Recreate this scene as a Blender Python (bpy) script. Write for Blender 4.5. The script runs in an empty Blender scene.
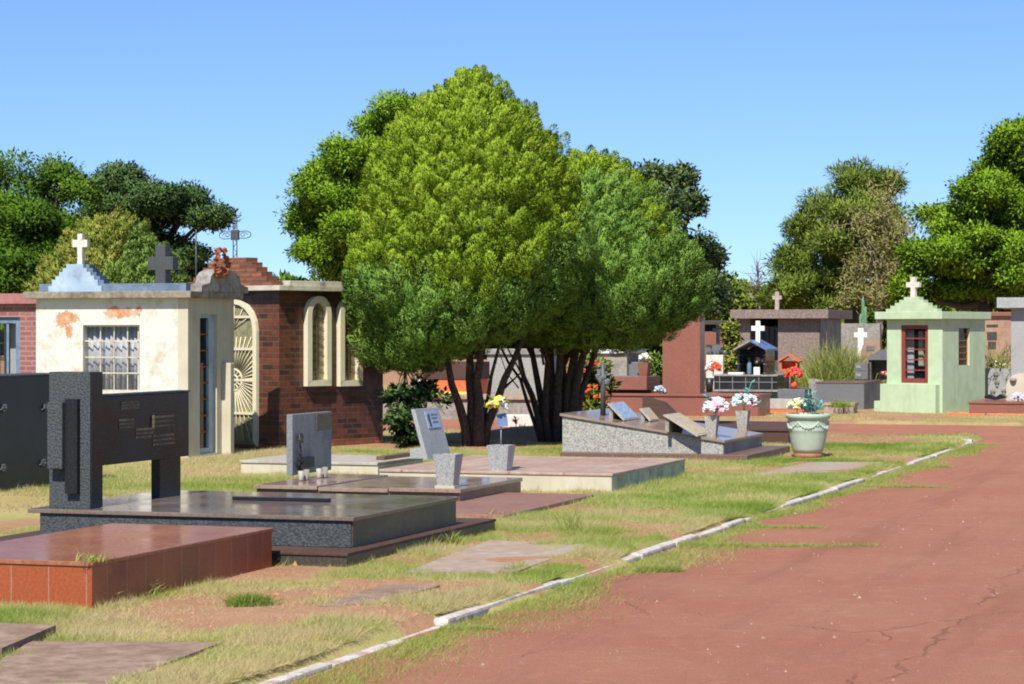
import bpy, bmesh, math, random
import numpy as np
from mathutils import Vector, Matrix

random.seed(7)
S = bpy.context.scene
COL = S.collection
R = math.radians

# ------------------------------------------------------------------ camera model
F, HOR, H = 2386.0, 333.0, 1.70            # focal length in pixels, horizon row, eye height
ANG = math.atan(782 / F)                   # the road runs along +Y, the camera looks 18 degrees to its left
CA, SA = math.cos(ANG), math.sin(ANG)

def gp(px, py, z=0.0):
    d = F * (H - z) / (py - HOR); xc = (px - 512) / F * d
    return xc * CA - d * SA, xc * SA + d * CA
def xat(px, y):
    t = (px - 512) / F; d = y / (t * SA + CA)
    return d * (t * CA - SA)
def yat(px, x):
    t = (px - 512) / F; d = x / (t * CA - SA)
    return d * (t * SA + CA)
def dep(x, y): return -x * SA + y * CA
def zat(py, x, y): return H - (py - HOR) / F * dep(x, y)
def at(px, py, d):
    xc = (px - 512) / F * d
    return Vector((xc * CA - d * SA, xc * SA + d * CA, H - (py - HOR) / F * d))
def bx(pl, pr, pb, pt, pf=None, z=0.0, deep=None):
    """front-left, front-right, bottom, top, far-right pixel -> box extents"""
    x1, y0 = gp(pr, pb, z); x0 = xat(pl, y0); z1 = zat(pt, x1, y0)
    y1 = yat(pf, x1) if pf else y0 + deep
    return x0, x1, y0, y1, z, z1

cam = bpy.data.cameras.new('camera'); camo = bpy.data.objects.new('camera', cam); COL.objects.link(camo)
cam.sensor_width = 23.6; cam.lens = F * 23.6 / 1024; cam.shift_y = -9 / 1024
cam.clip_start = 0.1; cam.clip_end = 5000
camo.location = (0, 0, H); camo.rotation_euler = (R(90), 0, ANG)
S.camera = camo

# ------------------------------------------------------------------ light
EL = R(50)
sx, sy = 0.037, -0.9993
W = bpy.data.worlds.new('World'); S.world = W; W.use_nodes = True
nt = W.node_tree; bg = nt.nodes['Background']
sky = nt.nodes.new('ShaderNodeTexSky'); sky.sky_type = 'NISHITA'; sky.sun_disc = False
sky.sun_elevation = EL; sky.sun_rotation = math.atan2(sx, sy)
sky.altitude = 1200; sky.air_density = 1.0; sky.dust_density = 0.1; sky.ozone_density = 5.5
tn_ = nt.nodes.new('ShaderNodeMix'); tn_.data_type = 'RGBA'; tn_.blend_type = 'MULTIPLY'; tn_.inputs[0].default_value = 1.0
tn_.inputs[7].default_value = (0.71, 0.782, 0.885, 1); tc_ = nt.nodes.new('ShaderNodeTexCoord'); mp_ = nt.nodes.new('ShaderNodeMapping'); mp_.inputs['Location'].default_value = (0, 0, 0.035)
nt.links.new(tc_.outputs['Generated'], mp_.inputs[0]); nt.links.new(mp_.outputs[0], sky.inputs[0]); nt.links.new(sky.outputs[0], tn_.inputs[6]); nt.links.new(tn_.outputs[2], bg.inputs[0]); bg.inputs[1].default_value = 0.118
sl = bpy.data.lights.new('sun', 'SUN'); so = bpy.data.objects.new('sun', sl); COL.objects.link(so)
sl.energy = 4.6; sl.angle = R(0.5); sl.color = (1.0, 0.945, 0.86)
tos = Vector((sx * math.cos(EL), sy * math.cos(EL), math.sin(EL)))
so.rotation_euler = tos.to_track_quat('Z', 'Y').to_euler(); so.location = (0, -20, 30)
S.view_settings.view_transform = 'Standard'; S.view_settings.look = 'None'
S.view_settings.exposure = 0.5; S.view_settings.gamma = 1.0
S.render.engine = 'CYCLES'
S.cycles.pixel_filter_type = 'BLACKMAN_HARRIS'; S.cycles.filter_width = 1.9
S.cycles.max_bounces = 6; S.cycles.transparent_max_bounces = 8
S.cycles.caustics_reflective = False; S.cycles.caustics_refractive = False
S.cycles.use_denoising = True

# ------------------------------------------------------------------ materials
def srgb(r, g, b):
    f = lambda c: (c / 255 / 12.92) if c <= 10 else ((c / 255 + 0.055) / 1.055) ** 2.4
    return (f(r), f(g), f(b), 1)
class NT:
    def __init__(s, name):
        s.m = bpy.data.materials.new(name); s.m.use_nodes = True; s.t = s.m.node_tree
        s.p = s.t.nodes['Principled BSDF']; s.o = s.t.nodes['Material Output']
    def n(s, typ, **kw):
        q = s.t.nodes.new(typ)
        for k, v in kw.items(): setattr(q, k, v)
        return q
    def l(s, a, b): s.t.links.new(a, b)
    def coord(s, kind='Object'): return s.n('ShaderNodeTexCoord').outputs[kind]
    def pos(s): return s.n('ShaderNodeNewGeometry').outputs['Position']
    def noise(s, vec, scale, detail=4, rough=0.55):
        q = s.n('ShaderNodeTexNoise'); q.inputs['Scale'].default_value = scale; q.inputs['Detail'].default_value = detail
        q.inputs['Roughness'].default_value = rough; s.l(vec, q.inputs['Vector']); return q.outputs['Fac']
    def vor(s, vec, scale, out='Distance', feature='F1'):
        q = s.n('ShaderNodeTexVoronoi', feature=feature); q.inputs['Scale'].default_value = scale
        s.l(vec, q.inputs['Vector']); return q.outputs[out]
    def ramp(s, fac, stops):
        q = s.n('ShaderNodeValToRGB'); e = q.color_ramp.elements
        while len(e) < len(stops): e.new(0.5)
        for k, (p, c) in enumerate(stops):
            e[k].position = p; e[k].color = c if len(c) == 4 else (*c, 1)
        s.l(fac, q.inputs[0]); return q.outputs[0]
    def step(s, fac, a, b):
        q = s.n('ShaderNodeMapRange'); q.inputs[1].default_value = a; q.inputs[2].default_value = b
        s.l(fac, q.inputs[0]); return q.outputs[0]
    def mix(s, fac, a, b, mode='MIX'):
        q = s.n('ShaderNodeMix', data_type='RGBA', blend_type=mode)
        for sock, v in ((q.inputs[0], fac), (q.inputs[6], a), (q.inputs[7], b)):
            if isinstance(v, (int, float)): sock.default_value = v
            elif isinstance(v, tuple): sock.default_value = v if len(v) == 4 else (*v, 1)
            else: s.l(v, sock)
        return q.outputs[2]
    def math(s, op, a, b=0.0):
        q = s.n('ShaderNodeMath', operation=op)
        for i, v in enumerate((a, b)):
            if isinstance(v, (int, float)): q.inputs[i].default_value = v
            else: s.l(v, q.inputs[i])
        return q.outputs[0]
    def bump(s, h, strength=0.3, dist=0.01):
        q = s.n('ShaderNodeBump'); q.inputs['Strength'].default_value = strength; q.inputs['Distance'].default_value = dist
        s.l(h, q.inputs['Height']); s.l(q.outputs[0], s.p.inputs['Normal'])
    def done(s, col=None, rough=None, spec=None, metal=None, coat=None):
        for k, v in (('Base Color', col), ('Roughness', rough), ('Specular IOR Level', spec), ('Metallic', metal), ('Coat Weight', coat)):
            if v is None: continue
            if isinstance(v, (int, float)): s.p.inputs[k].default_value = v
            elif isinstance(v, tuple): s.p.inputs[k].default_value = v if len(v) == 4 else (*v, 1)
            else: s.l(v, s.p.inputs[k])
        return s.m

def stone(name, c1, c2, speck=60.0, rough=0.5, bump=0.0, dirt=None, dirt_amt=0.5, dscale=2.2, grad=(0.35, 0.65), spec=0.5, streak=None):
    """speckled stone or paint: two tones by fine noise, patches of dirt by coarse noise"""
    q = NT(name); v = q.coord()
    f = q.noise(v, speck, 3, 0.7)
    c = q.ramp(f, [(grad[0], c1), (grad[1], c2)])
    big = q.noise(v, dscale, 5, 0.65)
    dk = dirt if dirt else tuple(x * 0.55 for x in c1[:3])
    c = q.mix(q.math('MULTIPLY', q.step(big, 0.48, 0.72), dirt_amt), c, dk)
    if streak:
        mp = q.n('ShaderNodeMapping'); q.l(v, mp.inputs[0]); mp.inputs['Scale'].default_value = (7, 7, .45)
        c = q.mix(q.math('MULTIPLY', q.step(q.noise(mp.outputs[0], 1.0, 4, .7), 0.50, 0.72), streak), c, dk)
    if bump: q.bump(f, bump, 0.02)
    rr = q.math('ADD', q.math('MULTIPLY', q.step(big, 0.3, 0.75), 0.22), max(0.02, rough - 0.06))
    return q.done(c, rr, spec)
def tiles(name, c1, c2, mortar, bw, bh, ms=0.008, rough=0.3, dirt=(0.1, 0.05, 0.03), dirt_amt=0.4, offset=0.0, bump=0.3, speck=50):
    q = NT(name); uv = q.coord('UV')
    b = q.n('ShaderNodeTexBrick'); q.l(uv, b.inputs['Vector']); b.offset = offset
    b.inputs['Scale'].default_value = 1.0; b.inputs['Mortar Size'].default_value = ms; b.inputs['Mortar Smooth'].default_value = 0.1
    b.inputs['Brick Width'].default_value = bw; b.inputs['Row Height'].default_value = bh
    for k, c in (('Color1', c1), ('Color2', c2), ('Mortar', mortar)): b.inputs[k].default_value = (*c[:3], 1)
    v = q.coord(); f = q.noise(v, speck, 3, 0.7); big = q.noise(v, 2.0, 5, 0.65)
    c = q.mix(0.55, b.outputs['Color'], q.ramp(f, [(0.3, (0.45, 0.45, 0.45)), (0.7, (1.3, 1.3, 1.3))]), 'MULTIPLY')
    c = q.mix(q.math('MULTIPLY', q.step(big, 0.5, 0.75), dirt_amt), c, dirt)
    h = q.math('SUBTRACT', 1.0, b.outputs['Fac']); q.bump(h, bump, 0.01)
    rr = q.math('ADD', q.math('MULTIPLY', q.step(big, 0.3, 0.75), 0.25), rough)
    return q.done(c, rr)
def leafmat(name, stops, trans=0.3, rough=0.55, nrm=True):
    q = NT(name)
    a = q.n('ShaderNodeAttribute', attribute_name='tint'); c = q.ramp(a.outputs['Fac'], stops)
    q.done(c, rough, 0.25)
    t = q.n('ShaderNodeBsdfTranslucent'); q.l(c, t.inputs[0])
    if nrm: q.m.cycles.use_bump_map_correction = False; nn = q.n('ShaderNodeAttribute', attribute_name='nrm'); q.l(nn.outputs['Vector'], q.p.inputs['Normal'])
    mx = q.n('ShaderNodeMixShader'); mx.inputs[0].default_value = trans
    q.l(q.p.outputs[0], mx.inputs[1]); q.l(t.outputs[0], mx.inputs[2]); q.l(mx.outputs[0], q.o.inputs[0])
    return q.m
def glassmat(name, tint=(0.02, 0.025, 0.03), through=0.5):
    q = NT(name); q.done(tint, 0.06, 0.6)
    t = q.n('ShaderNodeBsdfTransparent'); mx = q.n('ShaderNodeMixShader'); mx.inputs[0].default_value = through
    q.l(q.p.outputs[0], mx.inputs[1]); q.l(t.outputs[0], mx.inputs[2]); q.l(mx.outputs[0], q.o.inputs[0])
    return q.m

M = {}
M['red_tile'] = tiles('red granite cladding', (0.36, 0.085, 0.03), (0.30, 0.068, 0.026), (0.36, 0.20, 0.13), 0.262, 2.0, 0.004, 0.3, (0.12, 0.035, 0.016), 0.6, 0.0, 0.15)
M['red_top'] = stone('polished red granite', (0.27, 0.096, 0.05), (0.36, 0.15, 0.085), 30, 0.18, 0, (0.34, 0.19, 0.115), 0.6, 1.4, spec=0.14)
M['black_rough'] = stone('bush hammered black granite', (0.028, 0.034, 0.038), (0.085, 0.098, 0.105), 55, 0.6, 0.8, (0.05, 0.055, 0.055), 0.3, 2, (0.38, 0.66))
M['black_pol'] = stone('polished black granite', (0.011, 0.0125, 0.015), (0.026, 0.028, 0.032), 60, 0.2, 0, (0.032, 0.03, 0.028), 0.5, 1.8, spec=0.14)
M['black_top'] = stone('brownish polished dark granite', (0.13, 0.102, 0.088), (0.20, 0.158, 0.135), 50, 0.09, 0, (0.24, 0.185, 0.145), 0.6, 1.3, spec=0.22)  # brownish base colour lightens the dark granite top
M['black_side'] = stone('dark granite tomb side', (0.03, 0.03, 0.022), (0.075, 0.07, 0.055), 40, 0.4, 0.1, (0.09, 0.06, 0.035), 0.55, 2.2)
M['darkwall'] = stone('dull black granite wall', (0.022, 0.026, 0.03), (0.042, 0.047, 0.052), 40, 0.3, 0, (0.075, 0.075, 0.075), 0.7, 0.9, spec=0.22)
M['brown_top'] = stone('polished brown granite', (0.23, 0.155, 0.122), (0.33, 0.235, 0.19), 40, 0.12, 0, (0.38, 0.29, 0.21), 0.6, 1.6, spec=0.3)
M['brown_edge'] = stone('brown granite edge', (0.12, 0.06, 0.04), (0.2, 0.11, 0.08), 50, 0.4, 0.1, (0.08, 0.05, 0.035), 0.5)
M['brown_gran'] = stone('red brown granite', (0.21, 0.082, 0.056), (0.30, 0.125, 0.088), 45, 0.3, 0, (0.15, 0.06, 0.04), 0.4, 1.5)
M['brown_dark'] = stone('dark brown granite', (0.065, 0.036, 0.028), (0.11, 0.064, 0.05), 45, 0.6, 0, (0.12, 0.08, 0.06), 0.5, 1.5, spec=0.15)
M['red_slab'] = stone('reddish brown slab', (0.24, 0.11, 0.085), (0.33, 0.17, 0.13), 30, 0.4, 0.1, (0.25, 0.19, 0.13), 0.55, 1.7)
M['grey_gran'] = stone('grey speckled granite', (0.20, 0.21, 0.21), (0.46, 0.46, 0.45), 70, 0.45, 0.1, (0.24, 0.24, 0.22), 0.4, 3, (0.36, 0.62))
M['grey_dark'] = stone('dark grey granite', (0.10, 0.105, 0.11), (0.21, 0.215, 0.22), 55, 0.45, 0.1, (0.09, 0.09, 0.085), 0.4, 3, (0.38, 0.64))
M['grey_black'] = stone('sooty granite', (0.045, 0.048, 0.05), (0.085, 0.09, 0.093), 40, 0.5, 0.1)
M['pebble'] = stone('rough pale granite', (0.21, 0.205, 0.18), (0.47, 0.46, 0.41), 42, 0.7, 0.5, (0.30, 0.27, 0.22), 0.35, 2, (0.36, 0.64))
M['concrete'] = stone('weathered concrete', (0.22, 0.20, 0.17), (0.36, 0.33, 0.29), 14, 0.85, 0.3, (0.10, 0.09, 0.075), 0.75, 2.4)
M['flag'] = stone('trodden grave slab', (0.22, 0.145, 0.105), (0.34, 0.245, 0.185), 9, 0.95, 0.4, (0.17, 0.10, 0.065), 0.9, 1.6, spec=.1)
M['flag_grey'] = stone('grey grave slab', (0.30, 0.235, 0.185), (0.41, 0.335, 0.27), 9, 0.95, 0.4, (0.36, 0.19, 0.11), 0.9, 1.4, spec=.1)
M['cream'] = stone('cream painted plaster', (0.50, 0.45, 0.33), (0.57, 0.53, 0.41), 6, 0.8, 0.06, (0.34, 0.28, 0.18), 0.45, 3, streak=.3)
M['cream_paint'] = stone('cream enamel paint', (0.68, 0.62, 0.43), (0.74, 0.68, 0.49), 20, 0.45, 0, (0.50, 0.42, 0.25), 0.25, 5)
M['fascia'] = stone('weathered white fascia', (0.50, 0.45, 0.34), (0.60, 0.56, 0.45), 9, 0.8, 0.1, (0.14, 0.13, 0.10), 0.9, 4.5)
M['white'] = stone('white paint', (0.74, 0.72, 0.68), (0.8, 0.79, 0.76), 12, 0.6, 0, (0.5, 0.45, 0.38), 0.4, 5)
M['whitecross'] = stone('weathered white stone', (0.60, 0.54, 0.46), (0.76, 0.71, 0.63), 20, 0.8, 0.1, (0.40, 0.31, 0.24), 0.6, 9)
M['blue_paint'] = stone('pale blue limewash', (0.30, 0.42, 0.56), (0.46, 0.57, 0.68), 8, 0.85, 0.1, (0.14, 0.20, 0.29), 0.75, 4)
M['blue_shade'] = stone('darker blue parapet and gable shade', (0.10, 0.145, 0.215), (0.20, 0.27, 0.36), 10, 0.85, 0.1, (0.05, 0.06, 0.075), 0.8, 5)  # darker copy of the limewash, also paints the shade on the gable's side
M['cornice'] = stone('grimy concrete cornice', (0.20, 0.165, 0.125), (0.33, 0.285, 0.22), 14, 0.9, 0.3, (0.09, 0.075, 0.055), 0.8, 4)
M['green_wall'] = stone('pale green paint', (0.43, 0.55, 0.345), (0.48, 0.595, 0.39), 5, 0.75, 0.05, (0.33, 0.41, 0.25), 0.6, 3, streak=.35)
M['pot_green'] = stone('pale green glazed pot', (0.38, 0.47, 0.36), (0.47, 0.55, 0.44), 14, 0.55, 0.05, (0.36, 0.36, 0.27), 0.5, 7)
M['terracotta'] = stone('bare clay', (0.40, 0.16, 0.09), (0.52, 0.26, 0.16), 14, 0.8, 0.1)
M['red_wood'] = stone('dark red painted wood', (0.19, 0.035, 0.026), (0.25, 0.05, 0.036), 20, 0.5, 0, (0.13, 0.03, 0.02), 0.4)
M['blue_frame'] = stone('faded blue frame', (0.10, 0.17, 0.26), (0.16, 0.24, 0.33), 12, 0.6)
M['paleblue_frame'] = stone('pale blue door frame', (0.34, 0.44, 0.50), (0.45, 0.54, 0.58), 12, 0.6)
M['grey_frame'] = stone('aged pale steel', (0.46, 0.42, 0.35), (0.60, 0.56, 0.48), 14, 0.6, 0, (0.40, 0.17, 0.08), 0.7, 5)
M['rust'] = stone('rust', (0.22, 0.06, 0.025), (0.42, 0.14, 0.06), 40, 0.9, 0.3, (0.12, 0.04, 0.02), 0.5, 12)
M['orange_paint'] = stone('orange paint', (0.60, 0.13, 0.045), (0.68, 0.17, 0.06), 8, 0.6, 0, (0.40, 0.10, 0.05), 0.4)
M['pink_brick'] = tiles('pink brickwork', (0.27, 0.085, 0.08), (0.33, 0.13, 0.115), (0.33, 0.21, 0.19), 0.20, 0.072, 0.012, 0.8, (0.13, 0.05, 0.045), 0.4, 0.5)
M['pink_paint'] = stone('pink paint', (0.32, 0.125, 0.12), (0.38, 0.17, 0.16), 8, 0.8)
M['tan_paint'] = stone('tan brown plaster', (0.33, 0.20, 0.135), (0.40, 0.26, 0.18), 8, 0.85)
M['brick'] = tiles('dark glazed brick', (0.19, 0.05, 0.022), (0.055, 0.021, 0.013), (0.10, 0.072, 0.055), 0.23, 0.083, 0.010, 0.3, (0.045, 0.02, 0.014), 0.6, 0.5, 0.5, 14)
M['brick_raw'] = tiles('weathered orange brick', (0.40, 0.12, 0.055), (0.20, 0.07, 0.04), (0.14, 0.085, 0.06), 0.22, 0.068, 0.012, 0.9, (0.06, 0.04, 0.03), 0.6, 0.5, 0.6, 16)
M['mosaic_stone'] = stone('rough purple brown stone', (0.16, 0.12, 0.105), (0.30, 0.225, 0.195), 19, 0.9, 0.9, (0.17, 0.13, 0.11), 0.4, 5, (0.34, 0.66))
M['browncross'] = stone('weathered pinkish stone', (0.36, 0.28, 0.23), (0.50, 0.41, 0.34), 20, 0.85, 0.1, (0.2, 0.15, 0.12), 0.6, 9)
M['mid_gran'] = stone('weathered grey granite', (0.12, 0.13, 0.14), (0.29, 0.30, 0.31), 60, 0.4, 0.1, (0.10, 0.105, 0.11), 0.7, 3.5, (0.36, 0.64), streak=.4)
M['black_tile'] = tiles('black glazed tile', (0.018, 0.02, 0.022), (0.03, 0.032, 0.034), (0.25, 0.24, 0.22), 0.30, 0.20, 0.008, 0.15, (0.06, 0.055, 0.05), 0.4)
M['paving'] = tiles('worn reddish paving', (0.42, 0.26, 0.20), (0.44, 0.33, 0.27), (0.36, 0.17, 0.11), 0.62, 0.62, 0.012, 0.45, (0.48, 0.40, 0.31), 0.7, 0.0, 0.2, 10)
M['grey_pave'] = stone('grey washed stone top', (0.36, 0.32, 0.27), (0.46, 0.42, 0.36), 10, 0.6, 0.1, (0.26, 0.17, 0.12), 0.5, 2)
M['metal'] = stone('grey iron', (0.05, 0.055, 0.06), (0.10, 0.105, 0.11), 30, 0.5)
M['steel'] = stone('galvanised steel', (0.30, 0.32, 0.34), (0.45, 0.47, 0.48), 20, 0.4)
M['bronze'] = stone('tarnished bronze', (0.07, 0.055, 0.03), (0.18, 0.14, 0.075), 40, 0.45)
M['bronze_dark'] = stone('dark bronze', (0.02, 0.018, 0.014), (0.05, 0.043, 0.03), 60, 0.4)
M['silver'] = stone('dull silver metal', (0.18, 0.17, 0.15), (0.40, 0.39, 0.36), 60, 0.35)
M['cloth'] = stone('pale curtain', (0.50, 0.51, 0.54), (0.62, 0.63, 0.66), 3, 0.9, 0, (0.36, 0.36, 0.38), 0.5, 2)
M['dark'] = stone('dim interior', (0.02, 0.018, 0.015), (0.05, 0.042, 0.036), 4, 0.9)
M['glass'] = glassmat('window glass', (0.03, 0.035, 0.04), 0.86)
M['glass_dark'] = glassmat('dark window glass', (0.02, 0.024, 0.026), 0.35)
M['glass_warm'] = stone('mottled amber glass', (0.16, 0.11, 0.05), (0.42, 0.34, 0.20), 16, 0.25, 0, (0.08, 0.055, 0.03), 0.6, 4)
M['grille_back'] = stone('greenish obscured glass', (0.17, 0.16, 0.09), (0.36, 0.33, 0.20), 7, 0.25, 0, (0.10, 0.10, 0.06), 0.6, 3)
M['bluesheet'] = stone('pale blue ceramic photo plate', (0.20, 0.28, 0.42), (0.48, 0.56, 0.66), 22, 0.25, 0, (0.25, 0.2, 0.14), 0.6, 14)
M['picture'] = stone('gilt picture plaque', (0.42, 0.29, 0.10), (0.62, 0.50, 0.28), 18, 0.35, 0, (0.30, 0.33, 0.38), 0.8, 5)
M['bluemetal'] = stone('blue grey metal sheet', (0.08, 0.13, 0.26), (0.14, 0.21, 0.38), 10, 0.3)
M['lilac'] = stone('lilac petals', (0.60, 0.48, 0.72), (0.75, 0.66, 0.82), 30, 0.8)
M['pink'] = stone('pink petals', (0.72, 0.34, 0.46), (0.86, 0.56, 0.64), 60, 0.8)
M['palepink'] = stone('pale pink petals', (0.74, 0.56, 0.60), (0.85, 0.74, 0.76), 60, 0.8)
M['whitepetal'] = stone('white petals', (0.66, 0.70, 0.74), (0.84, 0.84, 0.82), 60, 0.8)
M['creampetal'] = stone('cream petals', (0.72, 0.66, 0.36), (0.84, 0.80, 0.56), 60, 0.8)
M['yellowpetal'] = stone('yellow petals', (0.76, 0.56, 0.04), (0.85, 0.70, 0.16), 60, 0.8)
M['redpetal'] = stone('red orange petals', (0.68, 0.07, 0.03), (0.80, 0.16, 0.05), 60, 0.8)
M['crimson'] = stone('crimson petals', (0.62, 0.03, 0.07), (0.74, 0.09, 0.12), 60, 0.8)
M['skyblue'] = stone('pale blue petals', (0.40, 0.60, 0.66), (0.58, 0.74, 0.78), 60, 0.8)
M['tealleaf'] = stone('teal plastic leaves', (0.07, 0.36, 0.31), (0.17, 0.54, 0.47), 30, 0.4)
M['greenleaf'] = stone('green plastic leaves', (0.03, 0.13, 0.05), (0.07, 0.22, 0.08), 30, 0.4)
M['limeleaf'] = stone('light green leaves', (0.18, 0.36, 0.03), (0.28, 0.46, 0.06), 30, 0.5)
M['black_plastic'] = stone('black plastic', (0.015, 0.015, 0.016), (0.03, 0.03, 0.03), 20, 0.4)
M['bark'] = stone('dark fibrous bark', (0.035, 0.022, 0.016), (0.105, 0.07, 0.05), 22, 0.95, 0.6, (0.05, 0.045, 0.035), 0.4)
M['bark_pale'] = stone('pale grey bark', (0.20, 0.15, 0.12), (0.34, 0.27, 0.22), 10, 0.95, 0.3)
M['cactus'] = stone('cactus skin', (0.09, 0.20, 0.10), (0.15, 0.28, 0.15), 8, 0.6)
G = lambda *s: [(p, c) for p, c in s]
M['lf_yellowcyp'] = leafmat('yellow green cypress sprays', G((0.0, (0.23, 0.36, 0.022)), (0.5, (0.325, 0.48, 0.03)), (0.9, (0.42, 0.56, 0.055)), (1.0, (0.33, 0.25, 0.07))), 0.2)
M['lf_bluecyp'] = leafmat('mid green cypress sprays', G((0.0, (0.165, 0.32, 0.05)), (0.5, (0.245, 0.43, 0.07)), (0.9, (0.34, 0.51, 0.10)), (1.0, (0.30, 0.21, 0.08))), 0.2)
M['lf_bright'] = leafmat('bright broad leaves', G((0.0, (0.13, 0.25, 0.018)), (0.5, (0.225, 0.39, 0.025)), (1.0, (0.34, 0.49, 0.045))), 0.3)
M['lf_deep'] = leafmat('deep green leaves', G((0.0, (0.065, 0.15, 0.018)), (0.5, (0.12, 0.24, 0.022)), (1.0, (0.22, 0.34, 0.04))), 0.38)
M['lf_dark'] = leafmat('dark grey green leaves', G((0.0, (0.06, 0.12, 0.04)), (0.5, (0.105, 0.19, 0.06)), (1.0, (0.20, 0.28, 0.09))), 0.33)
M['lf_olive'] = leafmat('olive pine needles', G((0.0, (0.13, 0.20, 0.032)), (0.5, (0.24, 0.33, 0.055)), (1.0, (0.36, 0.43, 0.095))), 0.38)
M['lf_airy'] = leafmat('grey green loose leaves', G((0.0, (0.07, 0.12, 0.045)), (0.5, (0.13, 0.20, 0.07)), (1.0, (0.28, 0.33, 0.13))), 0.38)
M['lf_dry'] = leafmat('dry brownish needles', G((0.0, (0.22, 0.22, 0.065)), (0.5, (0.34, 0.33, 0.105)), (1.0, (0.45, 0.40, 0.17))), 0.35)
M['lf_thuja'] = leafmat('yellowing thuja sprays', G((0.0, (0.21, 0.28, 0.04)), (0.5, (0.32, 0.37, 0.06)), (1.0, (0.43, 0.39, 0.10))), 0.2)
M['lf_thujag'] = leafmat('green thuja sprays', G((0.0, (0.15, 0.27, 0.05)), (0.5, (0.24, 0.37, 0.07)), (1.0, (0.30, 0.42, 0.09))), 0.2)
M['lf_weed'] = leafmat('tall grass stems', G((0.0, (0.16, 0.25, 0.035)), (0.5, (0.30, 0.36, 0.07)), (1.0, (0.52, 0.45, 0.2))), 0.35, nrm=False)
M['lf_grass'] = leafmat('lawn grass blades', G((0.0, (0.21, 0.32, 0.045)), (0.35, (0.35, 0.43, 0.085)), (0.65, (0.52, 0.51, 0.19)), (1.0, (0.62, 0.51, 0.28))), 0.4, 0.7, nrm=False)
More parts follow.
